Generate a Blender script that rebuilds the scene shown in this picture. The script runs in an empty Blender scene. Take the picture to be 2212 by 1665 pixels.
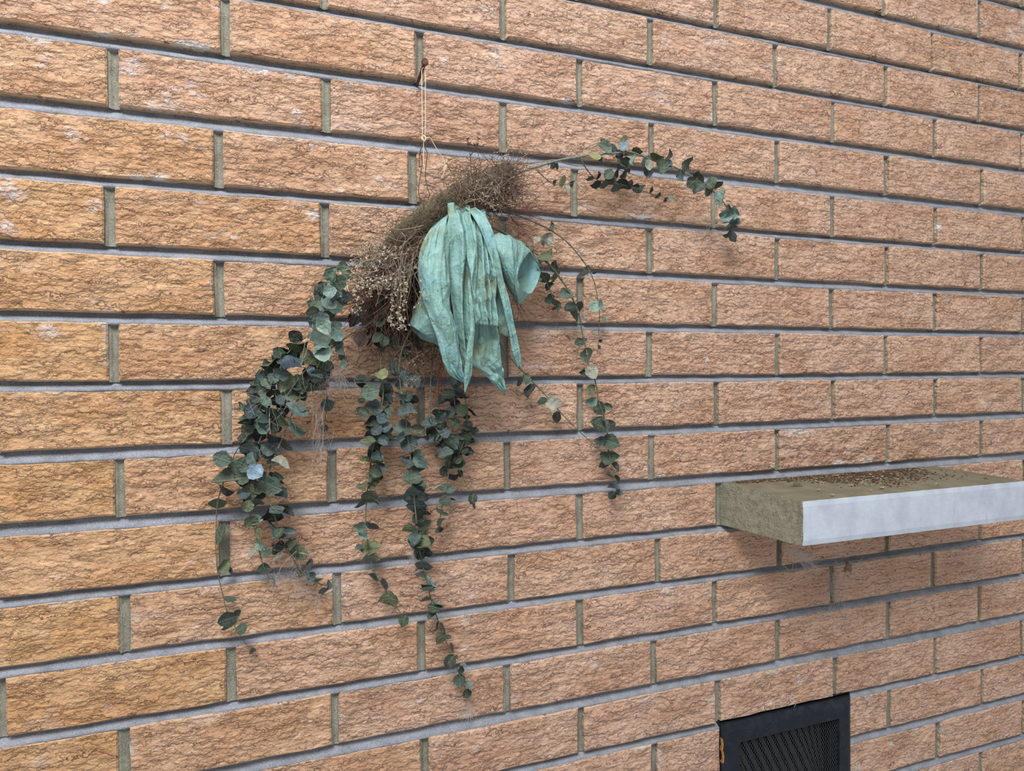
import bpy, bmesh, math, random
from mathutils import Vector, Matrix, noise as mnoise

random.seed(7)
R = random.Random(11)
sc = bpy.context.scene
C = sc.collection

# ------------------------------------------------------------------ camera
W, H = 2212.0, 1665.0
FPX = 1560.0
YAW, PITCH, ROLL = 0.37487, -0.01263, -0.00955
ZOFF = 1.8267                       # wall row 0 centre stands this high
CAM = Vector((0.24061, -0.94137, -0.42674 + ZOFF))
cy, sy = math.cos(YAW), math.sin(YAW)
FW = Vector((sy*math.cos(PITCH), cy*math.cos(PITCH), math.sin(PITCH)))
r0 = Vector((cy, -sy, 0)); u0 = r0.cross(FW)
cr, sr = math.cos(ROLL), math.sin(ROLL)
RT = cr*r0 + sr*u0
UP = -sr*r0 + cr*u0
cd = bpy.data.cameras.new('camera')
cam = bpy.data.objects.new('camera', cd); C.objects.link(cam)
cd.sensor_fit = 'HORIZONTAL'; cd.sensor_width = 36.0
cd.lens = 36.0*FPX/W
cd.clip_start = 0.01
m = Matrix((( RT.x, UP.x, -FW.x, CAM.x), (RT.y, UP.y, -FW.y, CAM.y), (RT.z, UP.z, -FW.z, CAM.z), (0, 0, 0, 1)))
cam.matrix_world = m
sc.camera = cam

# ------------------------------------------------------------------ light
wd = bpy.data.worlds.new('room_light'); sc.world = wd; wd.use_nodes = True
bg = wd.node_tree.nodes['Background']
bg.inputs['Color'].default_value = (0.95, 0.97, 1.0, 1)
bg.inputs['Strength'].default_value = 0.60

def area(name, loc, target, sx, sy_, power, col):
    l = bpy.data.lights.new(name, 'AREA'); l.shape = 'RECTANGLE'; l.size = sx; l.size_y = sy_
    l.energy = power; l.color = col
    o = bpy.data.objects.new(name, l); C.objects.link(o); o.location = loc
    o.rotation_euler = (Vector(target)-Vector(loc)).to_track_quat('-Z', 'Y').to_euler()
    return o
area('window_daylight', (-0.42, -1.75, 1.55+ZOFF), (0.50, 0, -0.55+ZOFF), 1.25, 1.1, 128, (0.97, 0.985, 1.0))

sc.view_settings.view_transform = 'Standard'
sc.view_settings.look = 'None'
sc.view_settings.gamma = 1.0
sc.view_settings.use_curve_mapping = False
sc.view_settings.exposure = -0.08

# ------------------------------------------------------------------ helpers
def srgb(r, g, b):
    def f(c):
        c /= 255.0
        return c/12.92 if c <= 0.04045 else ((c+0.055)/1.055)**2.4
    return (f(r), f(g), f(b), 1.0)

def at(px, py, depth=0.0):
    """point on the ray of a photo pixel, `depth` metres in front of the brick faces"""
    d = FW + (px-W/2)/FPX*RT - (py-H/2)/FPX*UP
    t = (-depth - CAM.y)/d.y
    return CAM + t*d

def mpp(p):
    """metres per photo pixel at a world point"""
    return (p-CAM).dot(FW)/FPX

ORIGIN = {}
def mk(name, verts, faces, mats, parent=None, origin=None, smooth=False, fmat=None):
    me = bpy.data.meshes.new(name)
    o = Vector(origin) if origin is not None else Vector((0, 0, 0))
    me.from_pydata([tuple(Vector(v)-o) for v in verts], [], faces)
    if not isinstance(mats, (list, tuple)): mats = [mats]
    for mt in mats: me.materials.append(mt)
    if fmat: me.polygons.foreach_set('material_index', fmat)
    if smooth: me.polygons.foreach_set('use_smooth', [True]*len(me.polygons))
    me.update()
    ob = bpy.data.objects.new(name, me); C.objects.link(ob)
    ORIGIN[ob] = o
    if parent: ob.parent = parent; ob.location = o-ORIGIN[parent]
    else: ob.location = o
    return ob

def link(name, me, parent, loc, rot=None, scale=None):
    ob = bpy.data.objects.new(name, me); C.objects.link(ob)
    ob.parent = parent; ob.location = Vector(loc)-ORIGIN[parent]
    ORIGIN[ob] = Vector(loc)
    if rot is not None: ob.rotation_mode = 'QUATERNION'; ob.rotation_quaternion = rot
    if scale is not None: ob.scale = scale
    return ob

def tag(o, label=None, cat=None, group=None, kind=None):
    if label: o['label'] = label
    if cat: o['category'] = cat
    if group: o['group'] = group
    if kind: o['kind'] = kind
    return o

def empty(name, loc):
    o = bpy.data.objects.new(name, None); C.objects.link(o); o.location = loc
    o.empty_display_size = 0.02; ORIGIN[o] = Vector(loc)
    return o

class MB:
    def __init__(s): s.v = []; s.f = []; s.m = []
    def add(s, v, f, mi=0):
        b = len(s.v); s.v += v; s.f += [tuple(i+b for i in q) for q in f]; s.m += [mi]*len(f)
    def box(s, lo, hi, mi=0):
        x0, y0, z0 = lo; x1, y1, z1 = hi
        v = [Vector(p) for p in ((x0,y0,z0),(x1,y0,z0),(x1,y1,z0),(x0,y1,z0),(x0,y0,z1),(x1,y0,z1),(x1,y1,z1),(x0,y1,z1))]
        s.add(v, [(0,3,2,1),(4,5,6,7),(0,1,5,4),(1,2,6,5),(2,3,7,6),(3,0,4,7)], mi)
    def tube(s, pts, r0, r1=None, seg=5, mi=0, cap=True):
        r1 = r0 if r1 is None else r1
        n = len(pts); v = []; f = []
        t = (pts[1]-pts[0]).normalized()
        a = t.cross(Vector((0.31, 0.62, 0.72)))
        if a.length < 1e-3: a = t.cross(Vector((1, 0, 0)))
        a.normalize()
        for i, p in enumerate(pts):
            t = (pts[min(i+1, n-1)]-pts[max(i-1, 0)])
            t = t.normalized() if t.length > 1e-9 else Vector((0, 0, 1))
            a = a-t*a.dot(t)
            a = a.normalized() if a.length > 1e-6 else t.orthogonal().normalized()
            b = t.cross(a)
            r = r0+(r1-r0)*i/(n-1)
            for k in range(seg):
                q = 2*math.pi*k/seg
                v.append(p+a*(r*math.cos(q))+b*(r*math.sin(q)))
        for i in range(n-1):
            for k in range(seg):
                k2 = (k+1) % seg
                f.append((i*seg+k, i*seg+k2, (i+1)*seg+k2, (i+1)*seg+k))
        if cap and seg > 2:
            f.append(tuple(range(seg-1, -1, -1))); f.append(tuple((n-1)*seg+k for k in range(seg)))
        s.add(v, f, mi)
    def build(s, name, mats, parent=None, origin=None, smooth=False):
        return mk(name, s.v, s.f, mats, parent, origin, smooth, s.m)

def crom(pts, n=5):
    """Catmull-Rom through Vectors"""
    if len(pts) < 3:
        return [pts[0].lerp(pts[-1], i/n) for i in range(n+1)]
    P = [2*pts[0]-pts[1]]+list(pts)+[2*pts[-1]-pts[-2]]
    out = []
    for i in range(1, len(P)-2):
        p0, p1, p2, p3 = P[i-1:i+3]
        for k in range(n):
            t = k/n
            out.append(0.5*((2*p1)+(p2-p0)*t+(2*p0-5*p1+4*p2-p3)*t*t+(3*p1-p0-3*p2+p3)*t**3))
    out.append(pts[-1])
    return out

# ------------------------------------------------------------------ materials
class NT:
    def __init__(s, name, rough=0.8):
        s.mat = bpy.data.materials.new(name); s.mat.use_nodes = True
        s.t = s.mat.node_tree; s.n = s.t.nodes; s.bsdf = s.n['Principled BSDF']
        s.bsdf.inputs['Roughness'].default_value = rough
    def node(s, typ, **kw):
        nd = s.n.new(typ)
        for k, v in kw.items(): setattr(nd, k, v)
        return nd
    def put(s, sock, v):
        if isinstance(v, bpy.types.NodeSocket): s.t.links.new(v, sock)
        else: sock.default_value = v
    def math(s, op, a, b=0.0, c=None, clamp=False):
        nd = s.node('ShaderNodeMath', operation=op, use_clamp=clamp)
        s.put(nd.inputs[0], a); s.put(nd.inputs[1], b)
        if c is not None: s.put(nd.inputs[2], c)
        return nd.outputs[0]
    def vmath(s, op, a, b):
        nd = s.node('ShaderNodeVectorMath', operation=op)
        s.put(nd.inputs[0], a); s.put(nd.inputs[1], b)
        return nd.outputs[0]
    def noise(s, vec, scale, detail=3, rough=0.55, out='Fac', dist=0.0):
        nd = s.node('ShaderNodeTexNoise'); s.put(nd.inputs['Vector'], vec)
        nd.inputs['Scale'].default_value = scale; nd.inputs['Detail'].default_value = detail
        nd.inputs['Roughness'].default_value = rough; nd.inputs['Distortion'].default_value = dist
        return nd.outputs[out]
    def ramp(s, v, a, b, lo=0.0, hi=1.0, smooth=True):
        nd = s.node('ShaderNodeMapRange'); nd.interpolation_type = 'SMOOTHSTEP' if smooth else 'LINEAR'
        s.put(nd.inputs[0], v)
        for i, q in enumerate((a, b, lo, hi)): s.put(nd.inputs[1+i], q)
        return nd.outputs[0]
    def mix(s, f, a, b, typ='MIX'):
        nd = s.node('ShaderNodeMix', data_type='RGBA', blend_type=typ)
        s.put(nd.inputs[0], f); s.put(nd.inputs[6], a); s.put(nd.inputs[7], b)
        return nd.outputs[2]
    def bump(s, h, strength, dist, normal=None):
        nd = s.node('ShaderNodeBump'); nd.inputs['Strength'].default_value = strength
        nd.inputs['Distance'].default_value = dist; s.put(nd.inputs['Height'], h)
        if normal is not None: s.put(nd.inputs['Normal'], normal)
        return nd.outputs[0]
    def color(s, v): s.put(s.bsdf.inputs['Base Color'], v)
    def normal(s, v): s.put(s.bsdf.inputs['Normal'], v)
    def coords(s): return s.node('ShaderNodeTexCoord').outputs['Object']
    def info(s): return s.node('ShaderNodeObjectInfo')

def simple(name, col, rough=0.8, var=0.25, scale=60.0, metal=0.0, col2=None):
    t = NT(name, rough); co = t.coords()
    n = t.noise(co, scale, 4, 0.6)
    c2 = col2 if col2 else tuple(c*(1-var*1.6) for c in col[:3])+(1,)
    t.color(t.mix(t.ramp(n, 0.3, 0.72), c2, col))
    t.bsdf.inputs['Metallic'].default_value = metal
    t.normal(t.bump(n, 0.25, 0.001))
    return t.mat

def make_brick():
    t = NT('rustic_brick', 0.92)
    t.bsdf.inputs['Specular IOR Level'].default_value = 0.2
    co = t.coords(); oi = t.info(); rnd = oi.outputs['Random']
    sep = t.node('ShaderNodeSeparateXYZ'); t.put(sep.inputs[0], co)
    x, y, z = sep.outputs
    col = t.node('ShaderNodeSeparateColor'); t.put(col.inputs[0], oi.outputs['Color'])
    tone, halfl, pale = col.outputs
    off = t.node('ShaderNodeCombineXYZ')
    t.put(off.inputs[0], t.math('MULTIPLY', rnd, 17.3)); t.put(off.inputs[1], t.math('MULTIPLY', rnd, 9.1)); t.put(off.inputs[2], t.math('MULTIPLY', rnd, 23.7))
    p = t.vmath('ADD', co, off.outputs[0])
    def sc_(v, a, b, c):
        return t.vmath('MULTIPLY', v, (a, b, c))
    # torn, dragged face: wobbling ledges that all break downwards
    w1 = t.noise(sc_(p, 21, 40, 32), 1.0, 5, 0.62)
    w2 = t.noise(sc_(p, 75, 90, 105), 1.0, 4, 0.6)
    w3 = t.noise(sc_(p, 180, 180, 240), 1.0, 2, 0.5)
    c1 = t.math('ADD', t.math('MULTIPLY', z, 62.0), t.math('ADD', t.math('MULTIPLY', w1, 2.7), t.math('MULTIPLY', w2, 0.75)))
    f1 = t.math('FRACT', c1)
    c2 = t.math('ADD', t.math('MULTIPLY', z, 165.0), t.math('ADD', t.math('MULTIPLY', w2, 2.7), t.math('ADD', t.math('MULTIPLY', w1, 2.6), t.math('MULTIPLY', w3, 0.55))))
    f2 = t.math('FRACT', c2)
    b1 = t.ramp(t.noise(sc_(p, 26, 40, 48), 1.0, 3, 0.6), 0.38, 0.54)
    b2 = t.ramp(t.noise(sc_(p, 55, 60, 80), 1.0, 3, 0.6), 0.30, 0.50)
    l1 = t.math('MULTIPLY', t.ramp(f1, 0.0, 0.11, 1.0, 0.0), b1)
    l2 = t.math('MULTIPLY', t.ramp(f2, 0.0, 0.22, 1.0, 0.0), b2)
    grain = t.noise(p, 900.0, 3, 0.7)
    h = t.math('ADD', t.math('MULTIPLY', t.math('MULTIPLY', f1, b1), 0.9),
        t.math('ADD', t.math('MULTIPLY', t.math('MULTIPLY', f2, b2), 0.42), t.math('MULTIPLY', grain, 0.42)))
    h = t.math('ADD', h, t.math('MULTIPLY', w1, 0.6))
    # colours
    ca = srgb(222, 187, 163); cb = srgb(208, 168, 142); cc = srgb(222, 178, 124); cp = srgb(222, 204, 196)
    big = t.noise(sc_(p, 11, 20, 20), 1.0, 3, 0.55)
    base = t.mix(t.ramp(big, 0.38, 0.66), ca, cb)
    base = t.mix(tone, base, t.mix(t.ramp(big, 0.35, 0.7), cc, srgb(208, 156, 96)))
    fine = t.noise(sc_(p, 130, 130, 190), 1.0, 4, 0.65)
    base = t.mix(t.ramp(fine, 0.38, 0.70), t.mix(0.32, base, srgb(168, 112, 80)), base)
    speck = t.ramp(grain, 0.60, 0.70)
    base = t.mix(t.math('MULTIPLY', speck, 0.55), base, srgb(240, 216, 192))
    blot = t.ramp(t.noise(sc_(p, 24, 20, 38), 1.0, 5, 0.65), 0.56, 0.74)
    base = t.mix(t.math('MULTIPLY', blot, pale), base, cp)
    # mortar smeared over the arrises
    ex = t.math('SUBTRACT', halfl, t.math('ABSOLUTE', x))
    ez = t.math('SUBTRACT', 0.0332, t.math('ABSOLUTE', z))
    e = t.math('MINIMUM', ex, ez)
    en = t.math('ADD', e, t.math('MULTIPLY', t.math('SUBTRACT', fine, 0.5), 0.010))
    smear = t.ramp(en, 0.0, 0.0035, 0.35, 0.0)
    base = t.mix(smear, base, srgb(196, 176, 146))
    big_e = t.ramp(t.noise(sc_(p, 14, 20, 24), 1.0, 4, 0.6), 0.58, 0.72)
    smear2 = t.math('MULTIPLY', t.math('MULTIPLY', t.ramp(en, 0.002, 0.012, 1.0, 0.0), big_e), pale)
    base = t.mix(smear2, base, srgb(222, 218, 212))
    # shade under the ledges painted into the colour, along with crack grime
    dirt_shade = t.math('MAXIMUM', t.math('MULTIPLY', l1, 0.95), t.math('MULTIPLY', l2, 0.78))
    base = t.mix(dirt_shade, base, srgb(86, 54, 50))
    t.color(base)
    t.normal(t.bump(h, 1.0, 0.0036))
    return t.mat

def make_mortar(name, a, b):
    t = NT(name, 0.95); t.bsdf.inputs['Specular IOR Level'].default_value = 0.15
    co = t.coords()
    n = t.noise(co, 45, 4, 0.6); g = t.noise(co, 700, 3, 0.7); h = t.noise(co, 160, 4, 0.65)
    base = t.mix(t.ramp(n, 0.35, 0.68), a, b)
    base = t.mix(t.math('MULTIPLY', t.ramp(g, 0.56, 0.68), 0.45), base, srgb(206, 206, 202))
    base = t.mix(t.math('MULTIPLY', t.ramp(g, 0.44, 0.34), 0.55), base, srgb(58, 56, 60))
    t.color(base)
    t.normal(t.bump(t.math('ADD', g, t.math('MULTIPLY', h, 2.0)), 0.6, 0.0012))
    return t.mat

M = {}
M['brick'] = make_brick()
M['mortar'] = make_mortar('grey_mortar', srgb(142, 144, 152), srgb(122, 125, 132))
M['mortar_head'] = make_mortar('olive_grey_mortar', srgb(140, 137, 123), srgb(118, 115, 101))
M['core'] = simple('wall_core', srgb(90, 88, 86))

def make_stone(name, a, b, dirt_shade, bump, scratch=False):
    t = NT(name, 0.85); co = t.coords()
    n = t.noise(co, 28 if bump < .8 else 130, 5, 0.62); g = t.noise(co, 520, 3, 0.7)
    base = t.mix(t.ramp(n, 0.34, 0.7), a, b)
    base = t.mix(t.math('MULTIPLY', t.ramp(g, 0.6, 0.72), 0.35), base, dirt_shade)
    st = t.ramp(t.noise(t.vmath('MULTIPLY', co, (40, 40, 9)), 1.0, 5, 0.7), 0.60, 0.74)
    base = t.mix(t.math('MULTIPLY', st, 0.4), base, dirt_shade)
    if scratch:
        s_ = t.noise(t.vmath('MULTIPLY', co, (30, 30, 600)), 1.0, 3, 0.6)
        base = t.mix(t.math('MULTIPLY', t.ramp(s_, 0.58, 0.66), 0.10), base, dirt_shade)
    t.color(base)
    t.normal(t.bump(t.math('ADD', t.math('MULTIPLY', n, 2.0), g), bump, 0.0012 if bump < .8 else 0.004))
    return t.mat
M['stone_face'] = make_stone('sawn_pale_stone', srgb(180, 188, 198), srgb(164, 171, 181), srgb(132, 128, 120), 0.25, True)
M['stone_top'] = make_stone('dusty_stone_top', srgb(118, 112, 92), srgb(102, 94, 74), srgb(76, 64, 48), 0.3)
M['stone_end'] = make_stone('split_stone_end', srgb(168, 164, 142), srgb(142, 136, 114), srgb(104, 96, 76), 1.0)

def make_leaf():
    t = NT('eucalyptus_leaf', 0.62); co = t.coords(); oi = t.info()
    sep = t.node('ShaderNodeSeparateXYZ'); t.put(sep.inputs[0], co)
    rnd = oi.outputs['Random']
    p = t.vmath('ADD', co, t.vmath('MULTIPLY', (7.0, 5.0, 3.0), (1, 1, 1)))
    off = t.node('ShaderNodeCombineXYZ'); t.put(off.inputs[0], t.math('MULTIPLY', rnd, 31.0)); t.put(off.inputs[1], t.math('MULTIPLY', rnd, 17.0))
    p = t.vmath('ADD', co, off.outputs[0])
    base = oi.outputs['Color']
    n = t.noise(p, 2.6, 4, 0.6)
    base = t.mix(t.ramp(n, 0.35, 0.7), t.mix(0.45, base, srgb(38, 44, 34)), base)
    d = t.noise(p, 26, 3, 0.7)
    base = t.mix(t.math('MULTIPLY', t.ramp(d, 0.56, 0.72), 0.32), base, srgb(176, 178, 164))
    base = t.mix(t.math('MULTIPLY', t.ramp(d, 0.44, 0.32), 0.35), base, srgb(40, 42, 32))
    ax = t.math('ABSOLUTE', sep.outputs[0])
    rib = t.ramp(ax, 0.006, 0.026, 0.42, 0.0)
    # side veins, angled from the midrib
    v = t.math('FRACT', t.math('SUBTRACT', t.math('MULTIPLY', sep.outputs[1], 6.5), t.math('MULTIPLY', ax, 5.0)))
    vein = t.ramp(t.math('ABSOLUTE', t.math('SUBTRACT', v, 0.5)), 0.42, 0.5, 0.0, 0.10)
    base = t.mix(t.math('MAXIMUM', rib, vein), base, t.mix(0.5, base, srgb(168, 172, 140)))
    t.color(base)
    t.normal(t.bump(t.math('ADD', n, t.math('MULTIPLY', rib, -0.4)), 0.35, 0.05))
    return t.mat
M['leaf'] = make_leaf()
M['stem'] = simple('eucalyptus_stem', srgb(104, 108, 90), 0.7, 0.3, 200)
M['stem_pale'] = simple('dusty_green_stem', srgb(118, 128, 116), 0.7, 0.3, 200)
M['stem_tan'] = simple('bare_tan_stem', srgb(160, 132, 92), 0.7, 0.3, 200)
M['twig'] = simple('dry_brown_twig', srgb(108, 88, 70), 0.9, 0.3, 150, col2=srgb(68, 53, 43))
M['twig_pale'] = simple('dry_grey_twig', srgb(150, 134, 114), 0.9, 0.3, 150, col2=srgb(112, 96, 82))
M['twig_dark'] = simple('dead_twig_and_shade', srgb(64, 50, 42), 0.9, 0.3, 150)
M['red_twig'] = simple('dry_red_stem', srgb(122, 72, 66), 0.85, 0.3, 150)
M['flower'] = simple('dried_cream_floret', srgb(208, 198, 178), 0.85, 0.15, 200, col2=srgb(160, 148, 128))
M['straw'] = simple('dusty_straw_pad', srgb(112, 100, 78), 0.95, 0.3, 420, col2=srgb(72, 62, 47))
M['wire'] = simple('rusty_brown_wire', srgb(82, 56, 42), 0.6, 0.3, 300)
M['string'] = simple('cream_string', srgb(226, 212, 178), 0.85, 0.1, 400)
M['rust'] = simple('rusted_iron', srgb(112, 66, 46), 0.85, 0.3, 300, col2=srgb(52, 32, 26))
M['web'] = simple('dusty_cobweb', srgb(178, 168, 162), 0.9, 0.05, 100)
M['black_metal'] = None
M['crumb'] = simple('dark_dry_crumbs', srgb(74, 54, 36), 0.95, 0.4, 300, col2=srgb(36, 26, 18))
M['flake'] = simple('brown_leaf_flake', srgb(124, 94, 62), 0.95, 0.4, 300, col2=srgb(72, 52, 34))
M['chip'] = simple('pale_dry_husk', srgb(206, 184, 142), 0.9, 0.25, 300)
M['mud'] = simple('dry_mud', srgb(138, 112, 86), 0.95, 0.2, 300)
M['fluff'] = simple('white_fluff', srgb(226, 224, 222), 0.95, 0.05, 300)
M['shade_brown'] = simple('swag_shade_brown', srgb(58, 46, 38), 0.95, 0.4, 120)
M['old_wood'] = simple('splintered_wood', srgb(176, 126, 62), 0.8, 0.3, 200)

def make_metal():
    t = NT('black_painted_metal', 0.42); co = t.coords()
    n = t.noise(co, 60, 4, 0.6); g = t.noise(co, 420, 2, 0.6)
    base = t.mix(t.ramp(n, 0.4, 0.75), srgb(25, 29, 36), srgb(39, 43, 50))
    base = t.mix(t.math('MULTIPLY', t.ramp(g, 0.74, 0.78), 0.8), base, srgb(170, 170, 172))
    t.color(base); t.put(t.bsdf.inputs['Roughness'], t.ramp(n, 0.3, 0.7, 0.5, 0.7)); t.bsdf.inputs['Specular IOR Level'].default_value = 0.18
    return t.mat
M['black_metal'] = make_metal()
M['mesh_metal'] = simple('dark_mesh_metal', srgb(62, 62, 64), 0.4, 0.2, 200, 0.3)
M['duct_dark'] = simple('unlit_duct_black', srgb(14, 13, 13), 0.95, 0.2, 60)

def make_ribbon():
    t = NT('teal_paper_ribbon', 0.7); co = t.coords()
    n = t.noise(co, 22, 4, 0.6); s_ = t.noise(t.vmath('MULTIPLY', co, (420, 420, 22)), 1.0, 3, 0.6)
    d = t.noise(t.vmath('ADD', co, (3.1, 1.7, .4)), 15, 4, 0.65)
    base = t.mix(t.ramp(n, 0.32, 0.7), srgb(124, 160, 148), srgb(142, 182, 180))
    base = t.mix(t.math('MULTIPLY', t.ramp(s_, 0.52, 0.7), 0.35), base, srgb(172, 206, 198))
    base = t.mix(t.math('MULTIPLY', t.ramp(d, 0.52, 0.68), 0.75), base, srgb(122, 130, 98))
    base = t.mix(t.math('MULTIPLY', t.ramp(d, 0.46, 0.32), 0.55), base, srgb(124, 174, 186))
    sp = t.noise(co, 330, 2, 0.5)
    base = t.mix(t.ramp(sp, 0.735, 0.755), base, srgb(44, 42, 34))
    t.color(base)
    # sharp paper creases
    wv = t.node('ShaderNodeTexVoronoi', feature='DISTANCE_TO_EDGE')
    t.put(wv.inputs['Vector'], t.vmath('ADD', t.vmath('MULTIPLY', co, (75, 75, 34)), t.vmath('MULTIPLY', t.noise(co, 40, 3, .6, 'Color'), (1.3, 1.3, 1.3))))
    wv.inputs['Scale'].default_value = 1.0
    cr_ = t.ramp(wv.outputs['Distance'], 0.0, 0.22, 1.0, 0.0, False)
    hh = t.math('ADD', t.math('MULTIPLY', s_, 0.35), t.math('ADD', t.math('MULTIPLY', t.noise(co, 70, 4, 0.6), 1.2), t.math('MULTIPLY', cr_, 0.5)))
    t.normal(t.bump(hh, 0.55, 0.0035))
    tr = t.node('ShaderNodeBsdfTranslucent'); t.put(tr.inputs['Color'], base)
    ms = t.node('ShaderNodeMixShader'); ms.inputs[0].default_value = 0.18
    out = t.n['Material Output']
    t.t.links.new(t.bsdf.outputs[0], ms.inputs[1]); t.t.links.new(tr.outputs[0], ms.inputs[2]); t.t.links.new(ms.outputs[0], out.inputs[0])
    return t.mat
M['ribbon'] = make_ribbon()

# ------------------------------------------------------------------ brick wall
L2 = 0.12; HC = 0.07865; BH = 0.0666; HJ = 0.0108
JOFF = {(-2,10):-.0067,(-2,12):-.0051,(-2,14):-.0065,(-1,5):.0039,(-1,7):.0015,(-1,11):.0026,(0,4):.004,(0,6):.0023,(0,12):.0014,(0,14):-.0048,
(1,1):.0028,(1,3):.0026,(1,5):.0023,(1,7):.0019,(1,9):.001,(1,11):.0027,(1,13):.0045,(2,2):-.0056,(2,4):-.0066,(2,6):-.0075,(2,8):-.003,(2,12):.0021,
(3,1):-.0035,(3,3):-.0023,(3,7):-.0011,(3,9):.001,(3,11):.003,(3,13):.0035,(4,2):-.0074,(4,8):-.0035,(4,10):-.0024,(4,12):.0012,
(5,1):-.0016,(5,7):-.004,(5,13):.002,(6,2):-.001,(6,6):-.0017,(6,10):-.0018,(6,12):.0019,(7,1):.003,(7,3):.0033,(7,5):.0027,(7,7):-.0009,(7,11):.0053,(7,13):.0036,
(8,2):-.0053,(8,6):-.0036,(9,1):.0059,(9,3):.0083,(9,5):.0083,(9,7):.009,(10,2):-.0006,(10,4):-.0025,(10,6):-.005,(10,8):-.0065,(10,10):-.0058,(10,12):-.0045,
(11,1):.0027,(11,3):.0035,(11,9):-.0014,(11,11):.004,(12,6):-.0047,(12,8):-.0024,(12,14):-.0057,(13,11):.0056,(13,13):.0033,(14,12):.006,(0,2):.003}
ZROW = {-2:-.002,-1:0,0:.0010,1:.0005,2:-.0022,3:-.0010,4:-.0010,5:-.0006,6:.0008,7:.0,8:-.002,9:-.0010,10:.0005,11:.0012,12:-.0010,13:0,14:-.0006}
X0, X1 = -0.25, 1.96
ROWS = range(-5, 17)
def zrow(r): return ZOFF - r*HC + ZROW.get(r, 0.0)
VX0, VX1 = at(1556, 1600).x, at(1835.5, 1540).x
VENT_ROWS = (13, 14, 15)
SX0, SX1 = 0.9660, 1.4405

wall = mk('wall_back', [], [], M['core'])
wall['kind'] = 'structure'
wm = MB()
wm.box((X0, 0.05, zrow(16)-0.04), (X1, 0.14, zrow(-5)+0.04), 0)
BRK = []        # (row, x0, x1)
JOINTS = []     # (row, xa, xb)  mortar between
for r in ROWS:
    js = []
    c0 = math.floor(X0/L2)-2
    for c in range(c0, int(X1/L2)+3):
        if (c - r) % 2: continue
        js.append(c*L2 + JOFF.get((r, c), R.uniform(-.002, .002)))
    for a, b in zip(js[:-1], js[1:]):
        xa, xb = a+HJ/2+R.uniform(-.0008, .0008), b-HJ/2+R.uniform(-.0008, .0008)
        xa, xb = max(xa, X0), min(xb, X1)
        segs = [(xa, xb)]
        cut = None
        if r in VENT_ROWS: cut = (VX0-0.0005, VX1+0.0015)
        if r == 8: cut = (SX0-0.009, SX1+0.006)
        if cut:
            ns = []
            for s0, s1 in segs:
                if s1 <= cut[0] or s0 >= cut[1]: ns.append((s0, s1)); continue
                if s0 < cut[0]: ns.append((s0, cut[0]))
                if s1 > cut[1]: ns.append((cut[1], s1))
            segs = ns
        for s0, s1 in segs:
            if s1-s0 > 0.02: BRK.append((r, s0, s1))

def jig(rng, a): return rng.uniform(-a, a)
ztop = {}; zbot = {}
for r in ROWS:
    ztop[r] = zrow(r)+BH/2; zbot[r] = zrow(r)-BH/2
# bricks: each an object; arrises ragged, faces slightly proud or set back
ntone = lambda x, z: max(0.0, min(1.0, 1.0 - (x+0.05)/0.62 + 0.28*mnoise.noise(Vector((x*3, z*3, 1.7)))))
for r, xa, xb in BRK:
    cx = (xa+xb)/2; hl = (xb-xa)/2; cz = zrow(r); hh = BH/2
    rng = random.Random(int(r*1000+cx*5000)+99)
    yf = rng.uniform(-0.0012, 0.0012); tx = rng.uniform(-.0008, .0008); tz = rng.uniform(-.0008, .0008)
    nl = max(3, int(hl*2/0.024)); nh = 3
    outl = []
    for i in range(nl): outl.append((-hl+2*hl*i/nl, -hh, 0))
    for i in range(nh): outl.append((hl, -hh+2*hh*i/nh, 1))
    for i in range(nl): outl.append((hl-2*hl*i/nl, hh, 0))
    for i in range(nh): outl.append((-hl, hh-2*hh*i/nh, 1))
    n = len(outl); v = []
    ch = 0.0022
    jit = [(jig(rng, .0008), jig(rng, .0013)) for _ in outl]
    def face_y(x, z): return yf+tx*x/hl+tz*z/hh
    for (x, z, k), (jx, jz) in zip(outl, jit):     # front rim, inside the arris
        sx = 1 if x > 0 else -1; sz = 1 if z > 0 else -1
        X = x-(sx*ch if abs(abs(x)-hl) < 1e-6 else 0)+jx; Z = z-(sz*ch if abs(abs(z)-hh) < 1e-6 else 0)+jz
        v.append((cx+X, face_y(x, z), cz+Z))
    for (x, z, k), (jx, jz) in zip(outl, jit):
        v.append((cx+x+jx*.7, face_y(x, z)+ch*1.1, cz+z+jz*.7))
    for (x, z, k), (jx, jz) in zip(outl, jit):
        v.append((cx+x, 0.05, cz+z))
    f = [tuple(range(n))]
    for i in range(n):
        j = (i+1) % n
        f.append((i, i+n, j+n, j)); f.append((i+n, i+2*n, j+2*n, j+n))
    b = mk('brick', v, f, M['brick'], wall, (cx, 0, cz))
    tone = ntone(cx, cz-ZOFF+.0)*(0.75 if r > 1 else 0.35)+rng.uniform(-.08, .12)
    pale = rng.choice((0.15, 0.3, 0.5, 0.8))
    if cx < 0.25 and r < 4: pale = 1.0
    if r == 2 and 0.6 < cx < 1.0: pale = 1.0
    if r == 7 and 0.9 < cx < 1.5: pale = 1.0
    b.color = (max(0, min(1, tone)), hl, pale, 1)

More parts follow.
